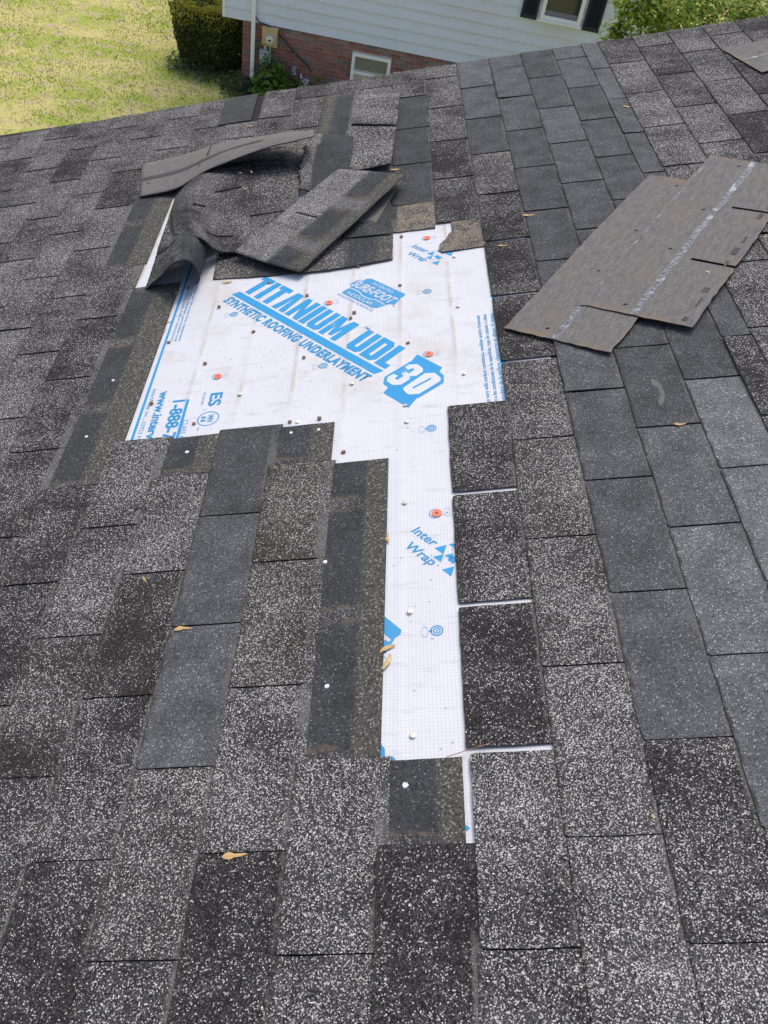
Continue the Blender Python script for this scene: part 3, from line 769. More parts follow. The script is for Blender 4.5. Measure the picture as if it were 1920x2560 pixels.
# buckled mat of shingles behind it
P = surf([[(452, 455, .020), (500, 430, .045), (560, 415, .045), (640, 400, .035), (752, 400, .016)],
          [(437, 497, .008), (484, 470, .078), (545, 468, .050), (632, 452, .026), (752, 448, .014)],
          [(428, 528, .012), (474, 518, .094), (535, 528, .052), (625, 515, .026), (745, 505, .013)],
          [(428, 558, .022), (484, 552, .112), (542, 577, .060), (630, 567, .022), (742, 540, .012)],
          [(432, 586, .034), (500, 594, .116), (548, 628, .036), (636, 622, .016), (740, 580, .012)]])
o = loose('buckled sheet of weathered shingles humped up between the arch and diagonal strip')
smooth_top(sheet('shingle_mat', P, 34, 30, TH, two('mat_tabs'), o, slots=[(.30, .48, .68, .007), (.46, .28, .42, .008), (.82, .38, .62, .007), (.62, .74, .95, .007), (.12, .72, .86, .007)], jag=.002, seed=3, uvw=(.62, .62)))

# flat shingles lying on the top of the bare underlayment
P = surf([[(548, 620, .008), (655, 606, .009), (775, 592, .009)], [(532, 697, .004), (640, 691, .004), (775, 679, .004)]])
o = loose('flat shingle with grey left half lying along the top edge of the lettering')
sheet('shingle_strip', P, 12, 8, .0034, two('tab_dark'), o, jag=.002, seed=4, uvw=(.36, .2))
P = surf([[(772, 590, .0115), (870, 575, .011), (981, 558, .010)], [(742, 684, .0075), (860, 668, .007), (982, 646, .007)]])
o = loose('flat shingle with pale green right strip beside the upper underlayment edge')
sheet('shingle_strip', P, 12, 8, .0034, two('tab_headlap_flat'), o, jag=.002, seed=5, uvw=(.30, .2))
P = surf([[(872, 500, .017), (930, 497, .016), (977, 492, .016)], [(858, 594, .015), (925, 588, .015), (978, 583, .015)]])
o = loose('small smooth dark shingle piece under the tip of the diagonal strip')
sheet('shingle_strip', P, 8, 8, .0034, two('darkface'), o, jag=.001, seed=6, uvw=(.14, .2))

# shingle lying the wrong way round, tabs to the right
P = surf([[(812, 241, .013), (868, 238, .014), (905, 236, .018), (1000, 231, .052)], [(797, 310, .013), (850, 312, .014), (893, 314, .016), (991, 316, .036)], [(780, 392, .013), (832, 405, .013), (876, 427, .015), (977, 407, .032)]])
o = loose('shingle lying the wrong way round with two raised grey tabs near far edge')
smooth_top(sheet('shingle_strip', P, 16, 20, TH, two('reversed'), o, slots=[(.49, .58, 1.0, .014)], jag=.001, seed=7, uvw=(.3, .6)))
hole(P, .47, .42, .004, o, .001)
# torn dark piece on top of it
P = surf([[(784, 334, .036), (830, 336, .034), (884, 339, .034)], [(752, 398, .036), (812, 400, .034), (877, 396, .030)], [(754, 473, .026), (800, 476, .024), (868, 440, .024)]])
o = loose('torn dark shingle piece with ragged pale left edge below the reversed shingle')
smooth_top(sheet('shingle_strip', P, 16, 24, TH, two('torn'), o, jag=.001, jag_left=.03, seed=8, uvw=(.2, .5)))

# loose flap showing its brown underside
P = surf([[(968, 470, .022), (990, 455, .03), (1012, 441, .040)], [(930, 512, .018), (950, 512, .02), (975, 500, .022)], [(893, 553, .017), (915, 556, .016), (939, 557, .016)]])
o = loose('narrow brown flap showing from under the right edge of the diagonal strip')
sheet('shingle_strip', P, 6, 10, TH, [M['under'], M['darkface'], M['edge']], o, jag=.001, seed=9, uvw=(.1, .4))
# diagonal strip
P = surf([[(846, 422, .046), (928, 428, .046), (1013, 437, .066)], [(715, 525, .036), (797, 545, .036), (884, 557, .044)], [(584, 629, .034), (665, 656, .030), (750, 680, .024)]])
o = loose('long diagonal shingle strip, grey tabs left and greenish right edge, atop pile')
smooth_top(sheet('shingle_strip', P, 16, 36, TH, [zone_mat('diagonal_strip_face', [('tab', 0), ('dark', .48), ('green', .80)], bands=(.33, .76), bias=.88, b0=.46, b1=.98, edge_line=False), M['under'], M['edge']], o, slots=[(.50, .16, .48, .006)], jag=.002, seed=10, uvw=(.3, .85)))
for s_, t_ in ((.62, .55), (.72, .93), (.6, .14), (.88, .96)): hole(P, s_, t_, .0035, o, .001)

# two shingles thrown upside down on the right, and a third at the far right
def rect(o_, a, b, la, lb, h0, bow=.004, tilt=0.0):
    a = (b - o_).normalized() if a is None else a; a = Vector((a.x, a.y, 0)).normalized(); b = Vector((-a.y, a.x, 0))
    return lambda s, t: Vector((o_.x, o_.y, 0)) + b * (-la * s) + a * (lb * t) + Vector((0, 0, h0 + bow * math.sin(3.1 * t + s) + tilt * s))
def upside(label, nl, fl, h0, seed, sealed=(.45, .515), slots=(), tilt=0.0, wid=.292, length=.915):
    A, B = uv(*nl), uv(*fl); P = rect(A, (B - A), B, wid, length, h0, .005, tilt)
    o = loose(label)
    sheet('shingle_strip', P, 14, 40, TH, UN, o, slots=slots, jag=.003, seed=seed, uvw=(.3, .92))
    strip_on('sealant_strip', P, sealed[0], sealed[1], .005, .995, .0008, M['sealant'], o, 90, seed, .012)
    for s_, t_ in ((.36, .04), (.36, .36), (.37, .62), (.36, .95)): hole(P, s_, t_, .0035, o)
    return o, P
o, P = upside('brown upside-down shingle on the right, left and lower of two overlapped', (1261, 829), (1620, 450), .0125, 11, slots=[(.33, .6, 1.0, .006)])
o, P = upside('brown upside-down shingle on the right lying on top of its neighbour', (1452, 777), (1770, 408), .0195, 12, slots=[(.325, .60, 1.0, .006), (.665, .60, 1.0, .006)])
for k in range(13):
    t_ = .02 + k * .074
    if k % 4 != 3: strip_on('tar_dab', P, .885 + .012 * math.sin(k * 2.3), .93, t_, t_ + .02 + .025 * abs(math.sin(k * 1.7)), .0009, M['release'], o, 6, k, .02)
strip_on('dusty_seam', P, .02, .030, .0, 1.0, .0008, M['sealant'], o, 60, 5, .01)
A, B = uv(1805, 133), uv(1915, 197); b_ = (B - A).normalized(); a_ = Vector((-b_.y, b_.x, 0))
P = (lambda A=A, b_=b_, a_=a_: lambda s, t: Vector((A.x, A.y, 0)) + b_ * (.292 * s) + a_ * (.915 * t) + Vector((0, 0, .013 + .004 * math.sin(3 * t))))()
o = loose('brown upside-down shingle cut off by the right edge of the picture')
sheet('shingle_strip', P, 10, 30, TH, UN, o, slots=[(.33, .6, 1.0, .006)], jag=.003, seed=13, uvw=(.3, .92))
strip_on('sealant_strip', P, .47, .52, .005, .995, .0008, M['sealant'], o, 60, 13, .012); hole(P, .38, .1, .004, o)

# dirty torn headlaps left at the top of the bare patch
def torn_patch(pts, h, mat='residue'):
    P2 = [uv(x_, y_) for x_, y_ in pts]; out = []
    for i, p in enumerate(P2):
        q = P2[(i + 1) % len(P2)]
        for k in range(5):
            r_ = p.lerp(q, k / 5); r_ = r_ + Vector((noise.noise(r_ * 70), noise.noise(r_ * 70 + Vector((5, 5, 5))), 0)) * .0035; out.append((r_.x, r_.y))
    mb = MB().prism(out, .0004, h)
    ob = mesh_obj('shingle', mb.v, mb.f, [M[mat], M['edge']], roof, [(p.x, p.y) for p in mb.v], [(.3, .5)] * len(mb.v), [0, 0] + [1] * len(out))
    return ob
torn_patch([(974, 520), (1090, 505), (1092, 540), (1088, 572), (980, 584)], .0036)
torn_patch([(1128, 555), (1207, 545), (1216, 616), (1160, 625), (1104, 633), (1097, 623), (1100, 612), (1114, 600), (1123, 585), (1130, 583)], .0036)

# ------------------------------------------------------------------ fallen winged seeds and flecks
m_seed = mat_plain('dry_seed_wing', (.52, .34, .15), .7, .45, 160)
m_seed2 = mat_plain('pale_seed_wing', (.50, .40, .20), .7, .45, 160)
def seed_obj(x_, y_, ln, ang_, label, h=.009, mat=None, curl=.002, name='winged_seed'):
    c = uv(x_, y_, h); vs_, fs = [], []; n = 8; ln *= .88; kind = (x_ + y_) % 3 == 0; bend = ((x_ * 7 + y_ * 3) % 11 - 5) * .022
    for k in range(n + 1):
        t_ = k / n; wd = ln * (.27 * math.sin(math.pi * min(1, t_ / .62)) ** .6 if t_ < .5 and kind else .15 * (1.05 - t_) ** .5 + .02 if kind else .25 * math.sin(math.pi * (.06 + .88 * t_)) ** .8) + .0008
        cx = ln * (t_ - .5); cy = ln * bend * math.sin(t_ * 3.0); z = .0012 + (.0016 if t_ < .3 else .0004) + curl * .5 * math.sin(t_ * 6)
        for sg, dz in ((-1, 0), (0, .0008), (1, 0)): vs_.append(Vector((cx, cy + sg * wd * .5, z + dz)))
    m_ = len(vs_); vs_ += [v - Vector((0, 0, .0007)) for v in vs_]
    for k in range(n):
        for j in (0, 1):
            a = 3 * k + j; fs.append([a, a + 1, a + 4, a + 3][::-1]); fs.append([m_ + a, m_ + a + 1, m_ + a + 4, m_ + a + 3])
        for j, s_ in ((0, 1), (2, -1)):
            a = 3 * k + j; q = [a, a + 3, m_ + a + 3, m_ + a]; fs.append(q if s_ > 0 else q[::-1])
    for a, s_ in ((0, 1), (3 * n, -1)):
        for j in (0, 1): q = [a + j, m_ + a + j, m_ + a + j + 1, a + j + 1]; fs.append(q if s_ > 0 else q[::-1])
    o = mesh_obj(name, vs_, fs, mat or m_seed, None)
    o.matrix_world = MR @ Matrix.Translation((c.x, c.y, h - .004)) @ Matrix.Rotation(ang_, 4, 'Z')
    tag(o, label, 'seed', 'fallen winged seeds on the roof')
SEEDS = [(625, 313, .034, .3, 'tan winged seed just below the bald dark tab near the far edge', .010, 0),
         (628, 428, .026, 1.9, 'tan winged seed on the buckled mat under the flipped shingle', .055, 0),
         (600, 430, .014, .4, 'tiny seed scrap left of the seed on the buckled mat', .055, 1),
         (612, 469, .022, .0, 'pinkish seed lying along a slot of the buckled mat', .047, 1),
         (740, 418, .012, .7, 'tiny orange seed scrap beside the ragged torn edge', .018, 0),
         (778, 325, .020, .2, 'thin pale seed above the right tip of the flipped shingle', .012, 1),
         (986, 422, .040, .1, 'tan seed on the dark column right of the reversed shingle', .010, 0),
         (1566, 265, .034, -.5, 'tan seed on the narrow slate course at upper right', .010, 0),
         (1322, 535, .044, .0, 'large tan seed on dark shingles above the upside-down pair', .010, 0),
         (1258, 611, .034, .1, 'orange seed in the slot beside the torn brown patch', .010, 0),
         (545, 640, .034, -.9, 'yellow curved seed right of the dark arch', .012, 1),
         (567, 701, .036, -.1, 'thin yellow seed under the flat shingle at the lettering', .006, 1),
         (771, 674, .030, .05, 'pale seed at the lower tip of the diagonal strip', .006, 1),
         (443, 728, .026, 1.3, 'reddish seed at the underlayment edge below the arch', .006, 0),
         (422, 803, .014, .2, 'small tan scrap on the left edge of the underlayment, upper', .004, 1),
         (412, 824, .018, 1.4, 'small tan scrap on the left edge of the underlayment, lower', .004, 1),
         (1700, 1057, .030, .1, 'tan seed in a slot of the slate shingles below the brown pair', .010, 0),
         (1776, 678, .030, -.35, 'yellow seed in the slot of the upper upside-down shingle', .026, 1),
         (1911, 590, .022, .9, 'orange seed at the right picture edge beside the brown shingle', .010, 0),
         (456, 1572, .040, .05, 'big tan winged seed on the slate column at left', .010, 0),
         (362, 1447, .018, -.9, 'small folded orange leaf scrap in a slot at left', .010, 0),
         (584, 2137, .044, .1, 'big tan seed in the slot near the bottom of the picture', .010, 0),
         (971, 1342, .030, 1.55, 'tan seed on the left edge of the narrow underlayment strip', .006, 0),
         (968, 1620, .036, .5, 'upper orange seed of the pair lying on the narrow strip badge', .006, 0),
         (966, 1652, .040, 1.2, 'lower yellow seed of the pair lying on the narrow strip badge', .006, 1),
         (1634, 2040, .010, 1.3, 'tiny tan scrap on the dark shingle at lower right', .010, 1),
         (1772, 72, .018, .2, 'pinkish scrap near the far roof edge at upper right', .010, 0)]
for x_, y_, ln, a_, lb, h_, k in SEEDS: seed_obj(x_, y_, ln, a_, lb, h_, m_seed2 if k else m_seed)
# pine needle
q0, q1, q2 = uv(1115, 1893, .004), uv(1170, 1875, .010), uv(1228, 1857, .014)
o = MB().tube([q0, q1, q2], .0007, 5).build('pine_needle', mat_plain('dry_needle', (.36, .16, .09), .7)); o.matrix_world = MR
tag(o, 'thin reddish pine needle at the bottom right corner of the white strip', 'needle')
# white flecks and bright nail heads on the shingles
FL = [(283, 951), (216, 1092), (728, 1082), (797, 1074), (817, 1716), (813, 1405), (1013, 1963), (468, 1130)]
for k, (x_, y_) in enumerate(FL):
    q = uv(x_, y_, .004); o = link(bpy.data.objects.new('nail', bpy.data.meshes.new('nail')), roof)
    r_ = .0055 if k > 3 else .0045; n_ = 6
    vs_ = [(r_ * (.75 + .4 * random.random()) * math.cos(j * 2 * math.pi / n_), r_ * (.75 + .4 * random.random()) * math.sin(j * 2 * math.pi / n_), 0) for j in range(n_)]
    vs_ += [(v[0] * .85, v[1] * .85, .0016) for v in vs_]
    o.data.from_pydata(vs_, [], [[n_ + j for j in range(n_)]] + [[j, (j + 1) % n_, n_ + (j + 1) % n_, n_ + j] for j in range(n_)]); o.data.materials.append(m_white)
    o.location = (q.x, q.y, .0038)
# smear of grey roofing cement
q = [uv(x_, y_, .006) for x_, y_ in ((1622, 945), (1640, 950), (1655, 965), (1662, 985), (1660, 1008), (1650, 1014), (1645, 1003), (1652, 985), (1645, 970), (1630, 960))]
mb = MB().prism([(p.x, p.y) for p in q], .0030, .0060); mb.build('cement_smear', mat_plain('grey_roof_cement', (.115, .113, .108), .8, .35, 60), roof)

# ------------------------------------------------------------------ neighbour's house
foot = on_z(630, 235, GZ)
r1, r2 = ray(557, 37), ray(1142, 154)
wd = r1.cross(r2).cross(Vector((0, 0, 1))); wd.z = 0; wd.normalize()
if wd.x < 0: wd = -wd
wnrm = Vector((wd.y, -wd.x, 0))                       # towards the camera
def wp(x_, y_, off=0.0):
    """pixel -> (along the wall, height) on the neighbour's wall plane pushed out by off"""
    r_ = ray(x_, y_); tt = wnrm.dot(foot + wnrm * off - CW) / wnrm.dot(r_); p = CW + r_ * tt
    return (p - foot).dot(wd), p.z - GZ
HM = Matrix(((wd.x, -wnrm.x, 0, foot.x), (wd.y, -wnrm.y, 0, foot.y), (0, 0, 1, GZ), (0, 0, 0, 1)))   # local: x along, y into the house, z up
house = empty('neighbor_house', HM)
tag(house, 'neighbour house with white lap siding over a red brick base', 'house')
SB = wp(800, 87)[1]                                   # bottom of the siding
BL = wp(607, 55)[0]; SLx = wp(557, 20)[0]; SRx = wp(1660, 0)[0]
t = NT('brick_face'); P_ = t.n('TexCoord').outputs['Object']; oi = t.n('ObjectInfo')
nz = t.noise(P_, 40.0, 5.0, .65, '3D')
c_ = t.scalec(oi.outputs['Color'], t.math('MULTIPLY_ADD', nz, .7, .65))
M['brick'] = t.out(c_, .9, nz, .5, .003)
t = NT('mortar'); P_ = t.n('TexCoord').outputs['Object']
M['mortar'] = t.out(t.mix(t.noise(P_, 9.0, 4.0, .6, '3D'), (.46, .39, .34), (.62, .55, .50)), .95)
M['siding'] = mat_plain('white_lap_siding', (.70, .735, .83), .5, .05, 2.0, dirt=(.50, .49, .49), dirt_amt=.22)
M['trim'] = mat_plain('white_trim', (.85, .86, .85), .45, .04, 5.0)
M['glass'] = NT('window_glass').out((.035, .040, .042), .08, spec=.6)
M['blind'] = mat_plain('olive_blind', (.26, .25, .185), .6, .1, 10)
M['shutter'] = mat_plain('dark_blue_shutter', (.016, .021, .033), .5, .2, 6)
bw = MB().box((BL, .02, -.3), (SRx, 6.0, SB - .006)).build('brick_wall', M['mortar'], house)
pitch_z, pitch_x = .0715, .187
brng = random.Random(11)
br_me = {}
def brick_mesh(w_, h_):
    key = round(w_, 3)
    if key not in br_me:
        b_ = .004; vs_ = [(0, .02, 0), (w_, .02, 0), (w_, .02, h_), (0, .02, h_), (0, .004, 0), (w_, .004, 0), (w_, .004, h_), (0, .004, h_), (b_, 0, b_), (w_ - b_, 0, b_), (w_ - b_, 0, h_ - b_), (b_, 0, h_ - b_)]
        fs = [[0, 1, 5, 4], [1, 2, 6, 5], [2, 3, 7, 6], [3, 0, 4, 7], [4, 5, 9, 8], [5, 6, 10, 9], [6, 7, 11, 10], [7, 4, 8, 11], [8, 9, 10, 11]]
        me = bpy.data.meshes.new('brick'); me.from_pydata(vs_, [], fs); me.materials.append(M['brick']); br_me[key] = me
    return br_me[key]
win = [wp(882, 131), wp(979, 148)]; wx0, wx1 = win[0][0], win[1][0]; wz1 = (win[0][1] + win[1][1]) / 2; wz0 = wz1 - .72
cnt = 0; other = MB()
row = 0; z = SB - .006 - pitch_z
while z > .0:
    x_ = BL - (pitch_x / 2 if row % 2 else 0)
    while x_ < SRx - .02:
        a, b = max(x_, BL), min(x_ + pitch_x - .0135, SRx - .01)
        x_ += pitch_x
        segs = [(a, b)]
        if z + .06 > wz0 and z < wz1 + .005:
            segs = []
            if a < wx0 - .02: segs.append((a, min(b, wx0 - .008)))
            if b > wx1 + .02: segs.append((max(a, wx1 + .008), b))
        for (a, b) in segs:
            if b - a < .02: continue
            px_, py_ = pix(HM @ Vector(((a + b) / 2, 0, z + .03)))
            if py_ < 336 - .1526 * px_ + 14 and px_ < 1900 and cnt < 296:
                o = link(bpy.data.objects.new('brick', brick_mesh(b - a, pitch_z - .0135)), bw); o.location = (a, brng.uniform(-.002, .002), z); cnt += 1
                r_ = brng.random(); v_ = brng.uniform(.8, 1.2)
                pale = max(0, 1 - (SB - z) / .35) * brng.uniform(.0, .55) if a > .6 else 0
                base = (.285, .118, .102) if r_ < .62 else (.23, .105, .092) if r_ < .8 else (.16, .14, .12)
                o.color = tuple((c * (1 - pale) + d * pale) * v_ for c, d in zip(base, (.40, .29, .27))) + (1,)
            else: other.box((a, .0, z), (b, .02, z + pitch_z - .0135))
    z -= pitch_z; row += 1
if other.v:
    o = other.build('brick_field', M['brick'], bw); o.color = (.21, .06, .042, 1); o['kind'] = 'stuff'
# siding boards, each lapped over the one below
sw = MB().box((SLx + .02, .012, SB + .02), (SRx - .01, 6.0, SB + 5.0)).build('siding_wall', M['siding'], house)
EXP = .186; zb = SB
for k in range(14):
    z0 = zb + k * EXP; z1 = z0 + EXP + .012
    cuts = [SLx + .05] + ([wp(994, 125)[0], wp(1172, 150)[0]] if k == 0 else [wp(980, 30)[0] + (.9 * ((k * 37) % 5))] if k % 3 == 2 else []) + [SRx - .05]
    for a, b in zip(cuts[:-1], cuts[1:]):
        me = MB(); i = 0
        me.v = [Vector(v) for v in ((a + .0015, -.028, z0), (b - .0015, -.028, z0), (b - .0015, .002, z1), (a + .0015, .002, z1), (a + .0015, .010, z0), (b - .0015, .010, z0), (b - .0015, .010, z1), (a + .0015, .010, z1))]
        me.f = [[0, 1, 2, 3], [4, 7, 6, 5], [0, 4, 5, 1], [3, 2, 6, 7], [0, 3, 7, 4], [1, 5, 6, 2]]
        me.build('siding_board', M['siding'], sw)
MB().box((SLx, -.030, SB - .01), (SLx + .055, .05, SB + 5)).build('corner_trim', M['trim'], house)
MB().box((SRx - .06, -.030, SB - .01), (SRx, .05, SB + 5)).build('corner_trim', M['trim'], house)
MB().box((SLx + .04, .0121, SB - .02), (BL + .05, 5.8, SB + .019)).build('soffit', M['trim'], house)
# windows
def window(x0, x1, z0, z1, yb, fw, name='window', mid=None, sill=True, blind=False):
    wroot = MB().box((x0 + fw, yb + .05, z0 + fw), (x1 - fw, yb + .056, z1 - fw)).build(name, M['glass'], house)
    f = MB()
    f.box((x0, yb, z0), (x0 + fw, yb + .09, z1)); f.box((x1 - fw, yb, z0), (x1, yb + .09, z1))
    f.box((x0 + fw, yb + .001, z1 - fw), (x1 - fw, yb + .09, z1)); f.box((x0 + fw, yb + .001, z0), (x1 - fw, yb + .09, z0 + fw))
    if mid: f.box((x0 + fw, yb + .012, mid - fw * .4), (x1 - fw, yb + .049, mid + fw * .4))
    f.build('window_frame', M['trim'], wroot)
    if sill: MB().box((x0 - .03, yb - .035, z0 - .035), (x1 + .03, yb + .02, z0 - .001)).build('window_sill', M['trim'], wroot)
    if blind:
        zz = (mid or z0) + fw
        while zz < z1 - fw - .02:
            MB().box((x0 + fw + .004, yb + .036, zz), (x1 - fw - .004, yb + .043, zz + .021)).build('blind_slat', M['blind'], wroot); zz += .0245
    return wroot
mz = (wp(880, 180)[1] + wp(940, 190)[1]) / 2
window(wx0, wx1, wz0, wz1, -.028, .06, mid=mz, sill=False, blind=True)
A = wp(1349, 43, .03); B_ = wp(1448, 64, .03)
ux0, ux1, uz0 = A[0], B_[0], (A[1] + B_[1]) / 2
ww = window(ux0, ux1, uz0, uz0 + 1.35, -.105, .065, mid=uz0 + .72)
MB().box((ux0 + .07, -.070, uz0 + .066), (ux1 - .07, -.062, uz0 + .15)).build('screen_rail', mat_plain('grey_rail', (.20, .19, .23), .6), ww)
for xa, xb in ((wp(1299.7, 42, .03)[0], wp(1340, 49, .03)[0]), (wp(1453, 75, .03)[0], wp(1495, 82, .03)[0])):
    zz0 = (wp((1299.7 if xa < ux0 else 1453), (42 if xa < ux0 else 75), .03)[1] + wp((1340 if xa < ux0 else 1495), (49 if xa < ux0 else 82), .03)[1]) / 2
    sb = MB(); sb.box((xa, -.052, zz0), (xa + .045, -.0225, zz0 + 1.5)); sb.box((xb - .045, -.052, zz0), (xb, -.0225, zz0 + 1.5)); sb.box((xa + .045, -.050, zz0), (xb - .045, -.0225, zz0 + .07)); sb.box((xa + .045, -.03, zz0 + .07), (xb - .045, -.0226, zz0 + 1.5))
    sh_ = sb.build('shutter', M['shutter'], house); zz = zz0 + .075
    while zz < zz0 + 1.1:
        RX = Matrix.Translation((0, -.040, zz)) @ Matrix.Rotation(-.6, 4, 'X')
        MB().box((xa + .046, -.011, 0), (xb - .046, .009, .006), RX).build('louver', M['shutter'], sh_); zz += .026
# downspouts
def downspout(xx, z0, z1, name='downspout', y=-.075):
    m_ = MB(); m_.box((xx - .036, y - .03, z0), (xx + .036, y + .03, z1))
    d_ = m_.build(name, M['trim'], house); MB().box((xx - .042, y - .033, z0 + (z1 - z0) * .40), (xx + .042, y + .045, z0 + (z1 - z0) * .40 + .03)).build('strap', M['trim'], d_)
    return d_
dx = wp(633, 60, .1)[0]; dz0 = wp(630, 192, .1)[1]
d = downspout(dx, dz0, SB + 4.6)
f_ = MB(); RX = Matrix.Translation((dx, -.075, dz0)) @ Matrix.Rotation(.35, 4, 'X'); f_.box((-.034, -.03, -.12), (.034, .03, .03), RX); f_.build('elbow', M['trim'], d)
m_black = mat_plain('black_drain_pipe', (.012, .012, .014), .5)
MB().tube([(dx, -.09, dz0 - .05), (dx - .01, -.16, dz0 - .20), (dx - .06, -.42, max(.05, dz0 - .42)), (dx - .12, -.8, .05)], [.06, .062, .062, .06], 14).build('drain_pipe', m_black, d, True)
for px_ in (1602, 1627):
    xx = wp(px_, 30, .1)[0]; downspout(xx, .2, SB + 4.6)
# electric meter with its conduit and the box below
m_box = mat_plain('tan_meter_box', (.56, .42, .23), .6, .2, 8, dirt=(.40, .22, .10), dirt_amt=.4); m_grey = mat_plain('grey_pvc', (.52, .53, .56), .5)
a, b = wp(657, 72, .1), wp(692, 122, .1)
me_ = MB().box((a[0], -.13, b[1] + .02), (b[0], -.003, a[1] + .02)).build('electric_meter', m_box, house)
mx, mz_ = (a[0] + b[0]) / 2 + .02, (a[1] + b[1]) / 2
MB().box((a[0] - .01, -.14, a[1] + .0201), (b[0] + .01, -.003, a[1] + .045)).build('meter_hood', m_box, me_)
MB().tube([(mx, -.128, mz_), (mx, -.165, mz_)], .092, 24).build('meter_ring', m_grey, me_, False)
MB().tube([(mx, -.16, mz_), (mx, -.20, mz_), (mx, -.225, mz_)], [.078, .078, .055], 24).build('meter_dial', mat_plain('cream_meter_dial', (.70, .66, .50), .3), me_, True)
MB().box((mx - .03, -.228, mz_ - .005), (mx + .03, -.2252, mz_ + .02)).build('meter_register', M['shutter'], me_)
q = wp(660, 145, .1)
bx_ = MB().box((q[0] - .085, -.11, q[1] - .13), (q[0] + .075, -.003, q[1] + .12)).build('utility_box', m_grey, house)
MB().box((q[0] - .088, -.118, q[1] + .1201), (q[0] + .078, -.003, q[1] + .135)).build('box_lid', m_grey, bx_)
cz = MB(); cz.tube([(q[0] + .01, -.05, q[1] + .14), (q[0] + .01, -.05, b[1] + .019)], .03, 12); cz.tube([(q[0] + .10, -.04, b[1] + .019), (q[0] + .10, -.04, q[1] - .1)], .018, 8); cz.tube([(q[0] + .01, -.05, q[1] - .131), (q[0] + .03, -.05, .12)], .018, 8)
cz.build('conduit', m_grey, house)
cab = [wp(*p_, .05) for p_ in ((640, 42), (648, 55), (668, 62), (688, 75), (712, 102), (740, 135), (770, 165), (778, 180))]
MB().tube([(c[0], -.06, c[1]) for c in cab], .011, 7).build('service_cable', m_black, house)
q = wp(734, 173, .08); vt = MB(); vt.tube([(q[0], -.003, q[1]), (q[0], -.10, q[1] - .01)], .045, 14); vt.tube([(q[0], -.10, q[1]), (q[0] + .02, -.13, q[1] - .09)], .052, 14)
vt.build('dryer_vent', mat_plain('weathered_vent', (.34, .38, .38), .6), house)
q = wp(750, 188, .08); MB().tube([(q[0], -.003, q[1]), (q[0] + .02, -.10, q[1]), (q[0] + .05, -.11, q[1] - .06)], .022, 10).build('hose_tap', m_grey, house)
q = wp(758, 208, .08); hb = MB().box((q[0] - .07, -.16, q[1] - .09), (q[0] + .10, -.003, q[1] + .045)); hb.box((q[0] - .08, -.17, q[1] + .0451), (q[0] + .11, -.003, q[1] + .065)); hb.build('wall_box', mat_plain('pale_wall_box', (.62, .64, .63), .5), house)
# roof of that house, above the picture
MB().box((SLx - .4, -.5, SB + 5.001), (SRx + .4, 6.5, SB + 5.15)).build('house_roof', M['deck'], house)

# ------------------------------------------------------------------ vegetation
def leaf_mat(name):
    t = NT(name); a = t.n('VertexColor', dict(layer_name='Col'))
    m_ = t.out(a.outputs[0], .55, spec=.25)
    t.b.inputs['Subsurface Weight'].default_value = 0.0
    tr = t.n('BsdfTranslucent'); t.set(tr.inputs[0], t.scalec(a.outputs[0], 1.0)); mx_ = t.n('MixShader'); mx_.inputs[0].default_value = .30
    out = [n for n in t.t.nodes if n.type == 'OUTPUT_MATERIAL'][0]
    t.t.links.new(t.b.outputs[0], mx_.inputs[1]); t.t.links.new(tr.outputs[0], mx_.inputs[2]); t.t.links.new(mx_.outputs[0], out.inputs[0])
    return m_
M['leaf'] = leaf_mat('foliage')
def leaves(name, items, parent=None):
    """items: (pos, normal, size, aspect, colour); one folded pointed leaf each"""
    vs_, fs, cl = [], [], []
    for p, n_, sz, asp, col in items:
        n_ = n_.normalized(); a = n_.cross(Vector((random.random() - .5, random.random() - .5, random.random() - .5))).normalized(); b = n_.cross(a)
        i = len(vs_); fold = n_ * sz * .12
        vs_ += [p - a * sz * .5, p + b * sz * asp * .5 + fold, p + a * sz * .5, p - b * sz * asp * .5 + fold]
        fs += [(i, i + 1, i + 2), (i, i + 2, i + 3)]; cl += [col] * 6
    me = bpy.data.meshes.new(name); me.from_pydata([tuple(v) for v in vs_], [], fs)
    ca = me.color_attributes.new('Col', 'FLOAT_COLOR', 'CORNER')
    flatc = []
    for c in cl: flatc += [c[0], c[1], c[2], 1.0]
    ca.data.foreach_set('color', flatc); me.materials.append(M['leaf'])
    return link(bpy.data.objects.new(name, me), parent)
R = random.Random(5)
def rv(): return Vector((R.gauss(0, 1), R.gauss(0, 1), R.gauss(0, 1))).normalized()
def shade(c, lo=.7, hi=1.3):
    k = R.uniform(lo, hi); return tuple(x_ * k * R.uniform(.9, 1.1) for x_ in c)
